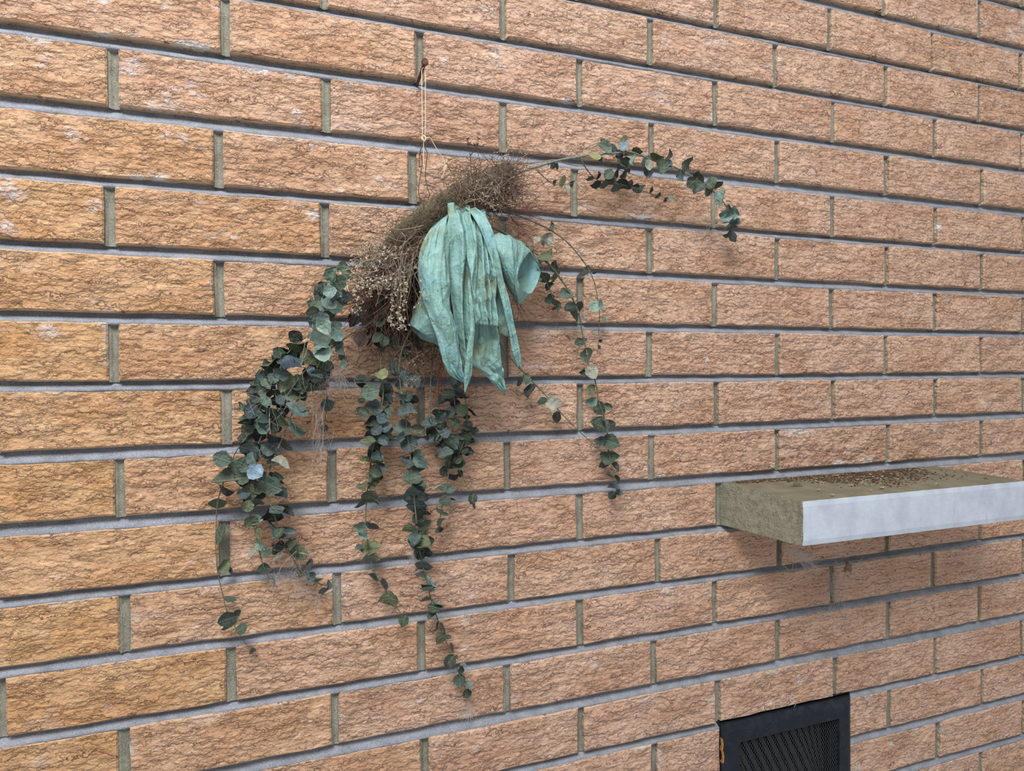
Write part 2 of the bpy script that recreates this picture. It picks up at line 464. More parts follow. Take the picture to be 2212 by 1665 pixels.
# mortar: tooled bed joints, raked head joints
def bed(z_low, z_high, xa, xb):
    """bed between the top of the lower brick (z_low) and the underside of the upper one (z_high)"""
    g = z_high-z_low
    prof = [(z_high+.004, .012), (z_high-.0004, .0112), (z_high-g*.25, .0108), (z_high-g*.45, .0090), (z_high-g*.70, .0048), (z_low+.0012, .0010), (z_low-.0018, .0018), (z_low-.004, .010)]
    n = max(2, int((xb-xa)/0.012)); k = len(prof); v = []; f = []
    for i in range(n+1):
        x = xa+(xb-xa)*i/n
        for j, (z, y) in enumerate(prof):
            a = 0.0011 if 0 < j < k-1 else 0
            nz = mnoise.noise(Vector((x*70, z*90, j*3.1)))*a
            ny = mnoise.noise(Vector((x*55+9, z*60, j*1.7)))*a
            v.append(Vector((x, y+ny, z+nz)))
    for i in range(n):
        for j in range(k-1):
            f.append((i*k+j, i*k+j+1, (i+1)*k+j+1, (i+1)*k+j))
    wm.add(v, f, 1)
def head(x, hw, z0, z1):
    dp = R.uniform(.0052, .0085)
    prof = [(-hw-.003, .010), (-hw+.0006, .0035), (-hw*.45, dp), (hw*.3, dp+.001), (hw-.0006, dp-.0005), (hw+.003, .012)]
    n = 7; k = len(prof); v = []; f = []
    for i in range(n+1):
        z = z0+(z1-z0)*i/n
        for j, (xx, y) in enumerate(prof):
            a = .0010 if 0 < j < k-1 else 0
            v.append(Vector((x+xx+mnoise.noise(Vector((x*40, z*70, j)))*a, y+mnoise.noise(Vector((x*40+5, z*80, j)))*a, z)))
    for i in range(n):
        for j in range(k-1):
            f.append((i*k+j, (i+1)*k+j, (i+1)*k+j+1, i*k+j+1))
    wm.add(v, f, 2)
rl = list(ROWS)
for r in rl[:-1]:
    zl, zh = ztop[r+1], zbot[r]
    if r == 12: bed(zl, zh, X0, VX0-.0005); bed(zl, zh, VX1+.001, X1)
    elif r in (13, 14): bed(zl, zh, X0, VX0-.0005); bed(zl, zh, VX1+.001, X1)
    else: bed(zl, zh, X0, X1)
byrow = {}
for r, a, b in BRK: byrow.setdefault(r, []).append((a, b))
for r, l in byrow.items():
    l.sort()
    for (a, b), (c, d) in zip(l[:-1], l[1:]):
        if c-b < 0.03: head((b+c)/2, (c-b)/2, zbot[r]-.002, ztop[r]+.002)
head(SX0-.004, .0055, zbot[8]-.002, ztop[8]+.002)
head(SX1+.003, .004, zbot[8]-.002, ztop[8]+.002)
me = wall.data
me.from_pydata([tuple(p) for p in wm.v], [], wm.f)
me.materials.append(M['mortar']); me.materials.append(M['mortar_head'])
me.polygons.foreach_set('material_index', wm.m)
me.polygons.foreach_set('use_smooth', [True]*len(me.polygons)); me.update()

# ------------------------------------------------------------------ stone shelf
def make_shelf():
    dep = 0.150
    A = at(1560, 1042, 0); B = at(1733, 1083, dep); B2 = at(1738, 1180, dep); A2 = at(1558, 1136, 0)
    zt0, zt1 = A.z, B.z; zb0, zb1 = A2.z+.001, B2.z
    xl0, xl1 = A.x, (B.x+B2.x)/2; xr0, xr1 = SX1, SX1+0.016
    nx, ny, nz = 44, 12, 8
    idx = {}; v = []; f = []; fm = []
    def P(i, j, k):
        if (i, j, k) in idx: return idx[(i, j, k)]
        s, t, q = i/nx, j/ny, k/nz                      # along, out from the wall, up
        yb = 0.045
        y = yb+(-dep-yb)*t
        tt = max(0, (0-y)/dep) if y < 0 else 0.0
        xl = xl0+(xl1-xl0)*tt; xr = xr0+(xr1-xr0)*tt
        x = xl+(xr-xl)*s
        z = (zb0+(zb1-zb0)*tt)*(1-q)+(zt0+(zt1-zt0)*tt)*q
        p = Vector((x, y, z))
        if i in (0, nx) and y < -0.002:                  # split, rough end
            sgn = -1 if i == 0 else 1
            w = mnoise.noise(Vector((y*60, z*90, 3.3)))*.0032+mnoise.noise(Vector((y*180, z*220, 1.3)))*.0014
            p.x += sgn*(-abs(w))+.0*w
            if k in (0, nz): p.z += mnoise.noise(Vector((y*120, z*9, 7)))*.0012
        if t == 1:
            if k in (0, nz): p.y += .0014; p.z += (-1 if k else 1)*.0004+mnoise.noise(Vector((x*70, 4, k)))*.0007
            if i in (0, nx): p.y += .001
            p.y += mnoise.noise(Vector((x*14, z*20, 0)))*.0006
        elif k == nz: p.z += mnoise.noise(Vector((x*25, y*25, 2)))*.0006
        idx[(i, j, k)] = len(v); v.append(p); return idx[(i, j, k)]
    for i in range(nx):
        for k in range(nz): f.append((P(i, ny, k), P(i+1, ny, k), P(i+1, ny, k+1), P(i, ny, k+1))); fm.append(0)
        for j in range(ny):
            f.append((P(i, j, nz), P(i, j+1, nz), P(i+1, j+1, nz), P(i+1, j, nz))); fm.append(1)
            f.append((P(i, j, 0), P(i+1, j, 0), P(i+1, j+1, 0), P(i, j+1, 0))); fm.append(2)
    for j in range(ny):
        for k in range(nz):
            f.append((P(0, j, k), P(0, j+1, k), P(0, j+1, k+1), P(0, j, k+1))); fm.append(2)
            f.append((P(nx, j, k), P(nx, j, k+1), P(nx, j+1, k+1), P(nx, j+1, k))); fm.append(2)
    o = mk('stone_shelf', v, f, [M['stone_face'], M['stone_top'], M['stone_end']], None, ((xl0+xr0)/2, 0, zb0), False, fm)
    tag(o, 'thick pale stone slab shelf with rough split end, projecting from the brick wall', 'shelf')
    def top(x, y): return zt0+(zt1-zt0)*max(0, -y/dep)
    return top, xl0, xl1, xr0, dep
shelf_top, SXL, SXLF, SXR, SDEP = make_shelf()

# ------------------------------------------------------------------ vent
def make_vent():
    zt = at(1558, 1562, 0).z; zt2 = at(1834, 1508, 0).z
    z1 = (zt+zt2)/2+.0015; z0 = z1-0.222
    xa, xb = VX0+.0012, VX1-.0006
    root = empty('vent_grille', ((xa+xb)/2, 0, z0))
    tag(root, 'black metal air vent with fine diamond mesh, set in the brick wall below the shelf', 'vent')
    fw = 0.031
    def ring(d, y): return [(xa+d, y, z0+d), (xb-d, y, z0+d), (xb-d, y, z1-d), (xa+d, y, z1-d)]
    v = []; f = []
    for d, y in ((0.0, .030), (0.0, -.0015), (.0006, -.0022), (.0105, -.0082), (.0120, -.0086), (fw-.0006, -.0086), (fw, -.0078), (fw, .016)):
        v += ring(d, y)
    for k in range(7):
        for i in range(4):
            j = (i+1) % 4
            f.append((k*4+i, k*4+j, (k+1)*4+j, (k+1)*4+i))
    fr = mk('frame', v, f, M['black_metal'], root, ((xa+xb)/2, 0, z1))
    ix0, ix1, iz0, iz1 = xa+fw-.001, xb-fw+.001, z0+fw-.001, z1-fw+.001
    def mesh_layer(y, px, pz, r, shift):
        b = MB()
        nrow = int((iz1-iz0)/pz)+1; ncol = int((ix1-ix0)/px)*2+1
        for k in range(nrow+1):
            for s in (1, -1):
                pts = []
                for c in range(ncol+1):
                    x = ix0+c*px/2+shift
                    z = iz0+k*pz+(pz/2 if (c % 2) else 0)*s
                    if x > ix1: break
                    pts.append(Vector((x, y+(.0005 if c % 2 else -.0005), min(max(z, iz0), iz1))))
                if len(pts) > 2 and s == 1: b.tube(pts, r, None, 4, cap=False)
                elif len(pts) > 2: b.tube(pts, r, None, 4, cap=False)
        return b
    e = mesh_layer(-.0035, .0053, .0078, .00062, 0).build('mesh_screen', M['mesh_metal'], root, ((ix0+ix1)/2, 0, iz0))
    e['kind'] = 'stuff'
    # slanting fins behind the screen
    for k in range(17):
        b = MB(); x = ix0-.085+k*.0165
        p = [Vector((x, .020, iz1+.01)), Vector((x+.0085, .020, iz1+.01)), Vector((x+.0985, .024, iz0)), Vector((x+.090, .024, iz0))]
        for q in p: q.x = max(ix0-.002, min(ix1+.002, q.x))
        if max(q.x for q in p)-min(q.x for q in p) < .004: continue
        vv = p+[q+Vector((.0, .0012, 0)) for q in p]
        b.add(vv, [(0, 1, 2, 3), (7, 6, 5, 4), (0, 4, 5, 1), (1, 5, 6, 2), (2, 6, 7, 3), (3, 7, 4, 0)])
        b.build('fin', M['mesh_metal'], root, (x, .02, iz0))
    d = MB()
    z2 = zbot[12]+.0005
    x0, x1 = VX0-.0004, VX1+.0012
    vv = [Vector(p) for p in ((x0, .001, z0-.002), (x1, .001, z0-.002), (x1, .001, z2), (x0, .001, z2), (x0, .049, z0-.002), (x1, .049, z0-.002), (x1, .049, z2), (x0, .049, z2))]
    d.add(vv, [(4, 5, 6, 7), (0, 1, 5, 4), (1, 2, 6, 5), (2, 3, 7, 6), (3, 0, 4, 7)])
    d.build('duct', M['duct_dark'], root, ((x0+x1)/2, .02, z0))  # near-black colour stands for the unlit depth of the cavity
    # torn wood showing beside the left stile
    for k in range(2):
        b = MB(); zz = at(1556, 1606+26*k).z
        v = []
        for q in range(6):
            u = q/5; x = xa-.0012+.0016*math.sin(u*3.1)+.0006*k; z = zz+.010-.020*u; w_ = .0016*math.sin(math.pi*(.1+.8*u))
            v += [Vector((x-w_, -.0042-.001*k, z)), Vector((x, -.0058-.001*k, z+.0006)), Vector((x+w_, -.0042-.001*k, z)), Vector((x, .002, z))]
        f = [(q*4+i, q*4+(i+1) % 4, q*4+4+(i+1) % 4, q*4+4+i) for q in range(5) for i in range(4)]
        b.add(v, f+[(0, 1, 2, 3), (23, 22, 21, 20)])
        o = b.build('wood_splinter', M['old_wood'], root, v[0])
        o['label'] = 'yellow wood splinter at the left stile'
make_vent()

# ------------------------------------------------------------------ nail
def make_nail():
    a = at(899, 186, -.012); b = at(918, 134, .055)
    root = empty('nail', at(899, 186, 0)); tag(root, 'long rusty nail driven into the mortar above the hanging swag', 'nail')
    s = MB(); pts = [a.lerp(b, k/6)+Vector((R.uniform(-.0003, .0003), 0, R.uniform(-.0003, .0003))) for k in range(7)]
    s.tube(pts, .0021, .0024, 8); s.build('shank', M['rust'], root, at(899, 186, 0), True)
    h = MB(); d = (b-a).normalized()
    h.tube([b-d*.0008, b, b+d*.0012, b+d*.0018], .0048, .0044, 10); h.build('head', M['rust'], root, b)
make_nail()
#PLANT
# ------------------------------------------------------------------ dried floral swag
SW = empty('dried_floral_swag', at(960, 560, 0))
tag(SW, 'dried floral swag of eucalyptus and twigs with a teal bow hanging on the wall', 'dried flowers')

TONE = {'d': (44, 52, 47), 't': (64, 80, 80), 'g': (80, 97, 80), 'G': (56, 71, 54), 'o': (92, 100, 70), 'b': (112, 138, 126), 'B': (128, 152, 170),
        'y': (146, 150, 98), 'w': (146, 144, 126), 'p': (88, 76, 74)}

def leaf_mesh(kind):
    rng = random.Random(kind*17+3)
    asp = (.92, .86, .96, .78, .88, .82)[kind]
    cup = (.14, -.22, .34, .16, -.12, .50)[kind]
    fold = (.06, .22, .02, .45, .12, .18)[kind]
    curl = (.08, -.18, .34, .16, .50, -.42)[kind]
    nv, nu = 9, 3
    v = []; f = []
    for i in range(nv+1):
        t = i/nv
        w = asp*.5*(math.sin(math.pi*min(1, t*1.02)**.86)**.62 if 0 < t < 1 else 0.0)
        if i == nv: w = 0.0
        w *= 1+rng.uniform(-.05, .05)
        for j in range(-nu, nu+1):
            s = j/nu
            e = rng.uniform(-.03, .03) if abs(j) == nu else 0
            x = w*s+e
            z = cup*(s*s)*w+fold*abs(s)*w+curl*(t-.5)**2*1.1-.25*curl*.3+((.045+.012*kind)*math.sin(7*t+kind*1.7)*abs(s)*(1 if s > 0 else .6))
            v.append((x, t+.02*abs(s)*math.sin(3*t+kind), z))
    k = 2*nu+1
    for i in range(nv):
        for j in range(k-1):
            f.append((i*k+j, i*k+j+1, (i+1)*k+j+1, (i+1)*k+j))
    me = bpy.data.meshes.new('leaf'); me.from_pydata(v, [], f); me.materials.append(M['leaf'])
    me.polygons.foreach_set('use_smooth', [True]*len(f)); me.update()
    return me
LEAF = [leaf_mesh(k) for k in range(6)]
LASP = (.92, .86, .96, .78, .88, .82)

# each stem: centreline through the photo's pixels with its distance from the wall, radius (mm) at both ends
STEMS = [
 ('stem', 1.1, .6, [(940,570,.05),(870,600,.065),(790,600,.075),(742,592,.075),(715,632,.08),(692,662,.085),(700,720,.085),(694,765,.08),(684,800,.07),(676,826,.06)]),
 ('stem', 1.2, .6, [(930,600,.04),(850,640,.05),(740,660,.055),(676,714,.055),(640,745,.055),(600,785,.05),(566,830,.045),(552,880,.04),(540,930,.04),(510,975,.038),(500,1000,.035),(488,1040,.03)]),
 ('stem', 1.2, .6, [(935,610,.035),(850,670,.045),(760,720,.05),(680,780,.055),(636,830,.05),(606,880,.045),(575,920,.04),(552,975,.04),(536,1020,.042),(538,1070,.04),(540,1110,.035),(552,1150,.03),(560,1190,.025),(572,1230,.02),(590,1262,.015)]),
 ('stem', 1.1, .6, [(690,790,.045),(650,850,.045),(620,920,.042),(602,965,.04),(580,1020,.042),(572,1056,.04),(586,1092,.038),(596,1125,.036),(604,1165,.034),(628,1200,.03),(650,1232,.026),(680,1256,.022),(706,1266,.02)]),
 ('stem', .8, .4, [(688,800,.05),(706,850,.03),(703,900,.022),(698,930,.02),(690,950,.018)]),
 ('stem', .8, .35, [(500,985,.036),(480,1050,.028),(470,1085,.022),(467,1130,.018),(466,1180,.016),(470,1235,.015),(479,1275,.014),(490,1318,.014),(507,1352,.013),(526,1384,.012),(546,1406,.011)]),
 ('stem', 1.3, .5, [(930,590,.04),(880,620,.05),(845,650,.055),(826,700,.05),(822,760,.045),(824,810,.042),(828,850,.04),(820,900,.038),(812,945,.036),(805,970,.034),(800,1006,.032),(796,1040,.03),(791,1092,.03),(790,1140,.03),(796,1180,.028),(803,1217,.026),(815,1246,.024),(836,1278,.022),(854,1308,.02),(875,1336,.018)]),
 ('stem', 1.4, .5, [(940,610,.035),(905,680,.04),(870,750,.045),(862,800,.045),(868,850,.045),(876,900,.045),(880,940,.044),(885,975,.042),(888,1010,.04),(890,1040,.04),(896,1090,.038),(901,1140,.036),(904,1175,.034),(910,1206,.032),(916,1232,.03),(923,1258,.028),(929,1287,.026),(936,1308,.024),(945,1337,.022),(957,1365,.02),(966,1392,.018),(973,1413,.017),(986,1442,.016),(1002,1479,.014),(1012,1500,.012)]),
 ('stem', 1.5, .5, [(955,620,.035),(950,700,.035),(935,780,.034),(930,840,.034),(928,900,.034),(942,925,.034),(955,945,.034),(966,958,.034),(970,994,.032),(967,1035,.03),(961,1073,.028),(953,1104,.025),(949,1140,.022)]),
 ('stem_pale', 1.0, .5, [(975,650,.035),(978,740,.035),(976,800,.034),(980,850,.033),(983,890,.033),(976,929,.034),(966,955,.034)]),
 ('stem', 1.2, .4, [(985,640,.035),(996,720,.035),(1000,800,.034),(1005,858,.032),(1008,905,.03),(1006,935,.03),(999,962,.03),(988,985,.03),(980,996,.028),(996,1023,.026),(1009,1050,.022),(1019,1066,.02)]),
 ('stem', 1.6, .6, [(1060,490,.06),(1100,508,.06),(1134,530,.055),(1156,546,.052),(1181,566,.05),(1203,591,.047),(1222,618,.044),(1237,645,.04),(1248,671,.036),(1253,689,.034),(1255,704,.032),(1260,728,.03),(1266,752,.03),(1272,787,.03),(1286,824,.03),(1293,864,.03),(1305,901,.03),(1312,937,.03),(1314,972,.03),(1321,1002,.028),(1326,1026,.026),(1330,1047,.024),(1333,1066,.022)]),
 ('stem', 1.2, .7, [(1040,660,.035),(1080,742,.032),(1106,777,.03),(1132,805,.028),(1160,834,.026),(1178,853,.026),(1206,885,.025),(1237,918,.024),(1265,944,.024),(1300,976,.026)]),
 ('stem', 1.4, .4, [(1060,440,.06),(1091,454,.055),(1114,463,.052),(1152,479,.046),(1188,496,.042),(1221,519,.04),(1242,541,.036),(1260,564,.033),(1271,582,.03),(1280,599,.028),(1287,622,.026),(1293,656,.024),(1295,681,.022),(1294,712,.02),(1292,748,.018)]),
 ('stem_pale', 1.9, .6, [(1060,405,.05),(1106,379,.05),(1154,362,.05),(1207,346,.05),(1249,339,.05),(1278,334,.05),(1331,331,.05),(1358,328,.05),(1386,336,.05),(1415,348,.05),(1448,357,.05),(1468,366,.049),(1495,381,.048),(1524,402,.046),(1546,418,.044),(1564,438,.042),(1575,460,.04),(1580,486,.036),(1581,508,.034)]),
 ('stem_tan', .8, .35, [(1120,354,.046),(1165,350,.046),(1199,345,.047),(1212,350,.045),(1245,358,.043),(1291,359,.041),(1331,366,.04),(1368,377,.038),(1400,392,.036),(1428,405,.034),(1464,428,.03),(1487,453,.026)]),
 ('stem', .6, .35, [(1250,338,.05),(1256,328,.051),(1265,320,.052),(1291,309,.053),(1310,305,.053),(1331,306,.052)]),
 ('stem', 1.0, .4, [(1252,339,.05),(1265,362,.046),(1286,386,.04),(1305,392,.036),(1330,396,.034),(1355,402,.032),(1376,408,.03),(1402,417,.026),(1437,427,.022),(1464,434,.018)]),
 ('stem', .9, .4, [(1158,365,.05),(1179,386,.045),(1199,399,.04),(1222,398,.036),(1240,396,.032)]),
 ('stem', .8, .35, [(1160,580,.046),(1178,605,.038),(1190,632,.034),(1198,652,.03),(1204,670,.026),(1205,690,.022),(1204,716,.016)]),
]
# leaves: x y length [width] [direction of the tip, degrees clockwise from right, or -] tone
LEAVES = """
719 594 34 24 -60 g;740 578 26 22 - g;752 595 24 20 - g;734 609 30 26 - g;725 622 40 22 40 b;695 632 38 24 110 g;712 629 28 22 - b;699 619 26 22 - d;746 646 34 24 5 p;710 654 34 26 - b
683 661 36 30 200 g;724 661 34 26 0 b;705 676 48 30 10 o;675 674 28 24 - g;702 703 36 33 - b;725 703 26 20 - b;690 728 46 28 175 b;727 723 30 24 - b;698 762 39 36 80 b;672 770 42 27 60 o
648 763 36 28 - g;641 742 42 18 170 o;638 726 30 24 - d;628 784 44 26 150 B;606 762 32 28 - t;586 782 42 20 172 o;566 811 26 22 - t;584 800 26 20 - t;577 827 28 24 - g;564 824 24 14 - g
616 826 40 34 120 o;648 829 40 32 80 G;739 750 30 18 70 b;742 772 24 14 80 g;722 743 26 14 -20 g;693 787 32 20 100 o;692 799 34 12 170 g;744 789 24 12 90 b;672 800 18 14 90 B;549 831 20 14 - d
564 845 26 22 - g;548 838 20 14 - d;600 850 22 18 - o;582 852 26 20 - d;575 866 28 18 - b;595 865 26 20 - d;622 850 32 24 - g;652 848 34 22 70 d;530 879 30 17 200 g;550 892 34 28 - o
564 881 28 22 - g;570 901 26 20 - b;534 926 27 24 - o;564 922 34 26 - b;608 901 44 18 30 g;640 886 48 22 40 b;644 921 40 17 20 b;617 868 18 9 40 d;597 924 22 16 - d;597 942 36 14 35 t
530 948 30 22 - d;534 966 28 22 - d;544 976 46 26 25 t;582 975 36 28 -30 t;613 962 40 14 25 d;480 991 36 33 - g;507 1007 40 20 75 g;528 1003 34 28 - g;551 1018 35 28 130 B;606 1003 38 17 30 w
487 1038 54 27 185 g;490 1055 32 12 190 d;523 1032 30 24 - g;539 1063 35 31 100 o;557 1054 30 24 - g;588 1048 42 36 20 g;604 1068 32 20 20 t;597 1032 38 10 30 d;707 875 27 23 - t;700 924 17 13 - d
470 1085 38 20 190 g;533 1092 28 24 - o;542 1126 31 25 130 o;554 1125 28 20 - b;557 1151 26 14 70 o;564 1177 27 17 60 b;550 1194 26 14 120 w;576 1192 24 20 - g;570 1229 26 24 - G;591 1257 20 12 80 w
600 1097 42 12 10 g;613 1105 46 16 45 d;604 1145 60 24 185 t;578 1125 32 10 175 d;600 1177 26 12 190 d;645 1194 44 30 10 o;602 1203 26 12 160 w;672 1220 27 12 110 t;673 1248 26 18 110 t;647 1237 24 13 70 o
708 1263 22 11 -80 t;697 1276 22 11 140 t;688 1248 20 6 20 o;479 1153 46 18 90 g;483 1220 32 22 -40 o;498 1294 28 12 10 g;492 1337 41 32 160 G;511 1324 20 14 -30 G;522 1358 27 20 -30 G;487 1356 20 8 170 g
546 1408 17 10 150 d;494 1233 20 8 40 d;817 698 24 13 190 g;826 678 24 13 160 g;848 682 16 8 10 g;816 730 28 20 130 g;830 737 24 22 100 g;847 609 31 26 10 g;831 635 26 10 20 g;833 652 28 18 180 g
823 808 30 20 150 y;798 847 39 34 170 g;835 842 32 28 30 d;825 827 32 14 10 d;841 860 26 14 60 t;783 822 38 13 170 d;780 837 28 10 200 d;780 865 16 12 - g;807 882 39 31 - t;783 889 28 25 - G
839 889 30 22 -25 G;825 903 26 22 - t;805 909 26 20 - d;801 919 32 13 190 d;834 923 29 23 -30 t;794 954 34 18 180 o;826 948 28 26 60 G;817 958 24 16 - d;848 790 34 16 80 t;855 802 28 22 - t
877 817 38 32 80 t;893 824 34 26 60 t;864 830 26 18 100 d;866 851 28 14 180 t;882 855 26 20 - t;873 866 22 20 - t;893 865 24 18 - d;880 892 44 27 10 t;870 927 40 34 190 t;862 940 28 15 140 b
902 923 28 20 0 o;884 958 40 32 20 t;882 994 38 22 180 t;909 996 36 24 20 b;890 1033 42 34 160 g;909 1046 24 10 10 g;890 1063 42 15 180 t;913 1067 34 15 40 t;899 1092 45 29 170 t;915 1129 35 19 -15 g
886 1142 32 18 170 g;903 1161 34 20 - t;911 1177 43 26 10 o;909 1196 26 22 - d;927 916 36 23 165 t;953 918 24 20 - d;980 912 27 24 - G;944 892 20 14 - d;960 889 28 17 - t;974 888 20 16 - t
954 871 36 13 170 d;983 871 24 18 - d;990 847 26 21 - t;999 856 28 8 0 d;969 847 22 14 - d;969 936 34 20 10 t;949 937 28 18 80 d;976 819 26 16 -80 t;936 822 24 14 -80 t;1010 919 24 20 -30 d
1007 946 29 26 60 G;1008 901 16 10 - d;1018 889 30 6 30 d;992 965 25 20 - d;1003 973 19 15 - d;951 967 22 18 - d;963 983 27 22 - o;978 979 22 14 - d;990 992 24 20 0 G;971 1008 30 18 0 g
957 1017 23 16 110 d;978 1025 26 12 10 d;992 1023 18 11 80 d;805 998 52 9 10 o;813 1007 24 7 25 t;783 994 13 9 190 y;813 1033 28 22 -60 o;803 1044 26 16 -20 o;782 1050 28 14 165 o;803 1075 42 25 15 G
778 1090 28 9 175 t;777 1136 28 21 - b;785 1155 31 14 60 b;805 1134 30 13 20 t;801 1182 47 28 10 o;775 1182 16 13 160 t;800 1205 37 20 10 o;967 1056 33 20 0 g;949 1058 20 10 200 g;961 1082 27 20 170 G
971 1077 28 6 35 d;948 1102 16 9 200 G;961 1110 18 8 40 G;953 1129 20 10 -45 G;949 1146 20 12 140 d;1021 1077 23 22 100 G;1024 1092 16 6 110 d;806 1248 26 10 215 d;828 1264 30 10 65 d;840 1294 41 29 175 o
872 1341 27 21 100 G;916 1222 39 18 0 t;908 1245 27 13 205 d;934 1256 30 8 30 b;926 1263 30 12 10 d;923 1272 35 8 180 b;919 1294 27 8 185 o;947 1302 30 9 40 b;940 1312 35 20 20 G;933 1328 24 15 120 G
956 1357 27 9 65 p;941 1356 27 5 110 p;951 1379 29 20 150 o;968 1376 14 10 20 G;975 1399 22 6 60 p;972 1428 29 27 120 G;984 1420 13 8 - G;996 1446 18 12 -60 d;1001 1438 16 8 30 b;994 1470 28 25 90 G
1010 1481 20 12 60 b;1009 1498 20 18 130 G;1179 552 36 20 -45 o;1168 566 26 14 150 d;1175 599 28 24 150 g;1163 606 16 9 170 o;1197 575 27 16 -60 d;1199 593 28 12 -30 o;1188 620 22 13 - d;1194 609 14 5 -60 d
1186 645 25 21 160 G;1203 658 28 14 60 g;1199 667 14 7 150 d;1222 637 32 26 150 g;1231 663 27 22 160 t;1246 671 42 20 105 d;1252 739 22 20 160 g;1265 733 10 7 0 d;1267 767 33 24 90 g;1279 804 31 28 60 w
1263 803 22 17 170 d;1277 842 26 17 115 o;1277 866 28 20 150 b;1296 880 36 26 40 g;1314 876 19 14 20 g;1293 918 39 30 200 G;1317 918 27 22 -20 d;1306 920 30 10 90 g;1296 952 24 20 180 t;1319 954 37 32 20 G
1317 983 42 28 0 G;1305 1002 26 16 160 d;1327 1009 28 9 70 d;1317 1028 24 6 180 G;1334 1035 20 8 60 d;1326 1054 26 12 170 t;1322 1070 20 16 130 d;1338 1065 18 13 20 t;1134 819 26 16 70 g;1123 827 18 10 140 d
1148 845 32 17 120 G;1171 866 24 14 160 b;1195 869 33 30 0 w;1203 901 27 18 80 d;1181 517 31 25 120 w;1161 519 20 14 130 w;1258 590 27 10 170 w;1268 584 22 13 110 g;1284 663 27 20 160 b;1299 658 22 10 60 b
1302 690 18 9 70 g;1285 588 14 4 -40 d;1192 487 18 9 -80 g;1297 735 9 6 0 d;1294 750 10 7 60 d;1286 337 27 13 175 y;1298 346 16 8 100 d;1195 358 16 12 140 d;1203 359 16 7 80 d;1307 320 34 22 40 g
1303 305 16 7 0 d;1320 322 24 13 80 d;1348 306 28 13 -20 o;1349 316 24 18 120 B;1334 336 28 15 90 d;1339 349 32 12 70 t;1344 357 26 18 160 g;1352 352 26 21 90 g;1355 366 20 11 60 d;1377 326 24 14 0 o
1359 335 24 10 170 d;1370 346 22 8 100 b;1419 336 29 18 0 o;1395 348 26 16 110 d;1401 356 24 17 100 w;1401 373 23 20 80 t;1428 359 34 26 100 g;1445 336 27 9 -75 d;1442 356 24 15 90 t;1484 358 38 18 -65 g
1470 380 27 15 95 t;1496 394 28 25 140 G;1504 375 17 11 -60 d;1514 386 25 12 60 d;1510 406 30 23 130 t;1537 394 29 21 -30 g;1551 399 24 13 -35 d;1532 413 24 17 130 d;1560 428 38 19 100 b;1579 451 22 11 60 b
1575 463 42 22 - b;1569 464 30 24 170 b;1583 462 28 24 10 b;1587 480 25 18 30 t;1577 496 34 8 175 t;1582 511 28 17 70 t;1569 507 16 9 170 t;1286 395 25 14 150 d;1274 386 18 9 190 G;1291 378 16 5 -60 d
1315 376 24 19 -50 g;1322 390 28 21 20 t;1330 376 23 9 -70 d;1305 399 23 13 160 G;1343 395 26 20 -20 d;1346 376 20 12 -40 d;1331 404 28 14 150 g;1356 400 22 14 60 d;1361 398 21 13 -70 d;1376 408 22 18 30 d
1388 408 18 8 -60 G;1405 410 18 5 -60 d;1420 421 18 7 -70 d;1450 430 20 12 10 w;1439 431 14 8 160 d;1200 395 13 6 -60 d;1217 392 26 12 -80 o;1223 407 18 12 90 w;1236 396 16 8 -80 d;1097 395 24 18 100 t
795 690 40 28 150 p;838 648 36 22 20 p;782 732 36 28 100 p;860 700 34 24 110 p;818 745 34 22 60 p;772 668 34 24 150 d;800 660 36 24 120 p;850 740 34 24 70 d;880 760 30 22 100 d;900 740 34 24 60 p;760 690 32 24 100 d
"""
def fillers():
    rng = random.Random(91); out = []
    for si, n, t0 in ((0, 34, .42), (1, 44, .36), (2, 36, .28), (3, 14, .0), (6, 20, .28), (7, 22, .28), (8, 16, .35), (9, 6, .4), (10, 9, .4)):
        px = crom([Vector((x, y, d)) for x, y, d in STEMS[si][3]], 5)
        lo, hi = int(len(px)*t0), int(len(px)*(.98 if si == 0 else .56 if si in (6, 7) else .70))
        for _ in range(n):
            q = px[rng.randint(lo, hi)]
            out.append('%.0f %.0f %.0f %.0f - %s' % (q.x+max(-12, min(22, rng.gauss(4, 15 if si < 4 else 10))), q.y+max(-16, min(18, rng.gauss(2, 11))), rng.uniform(22, 34), rng.uniform(13, 26), rng.choice('dddttGg' if si == 0 else 'ddddttG')))
    return ';'.join(out)
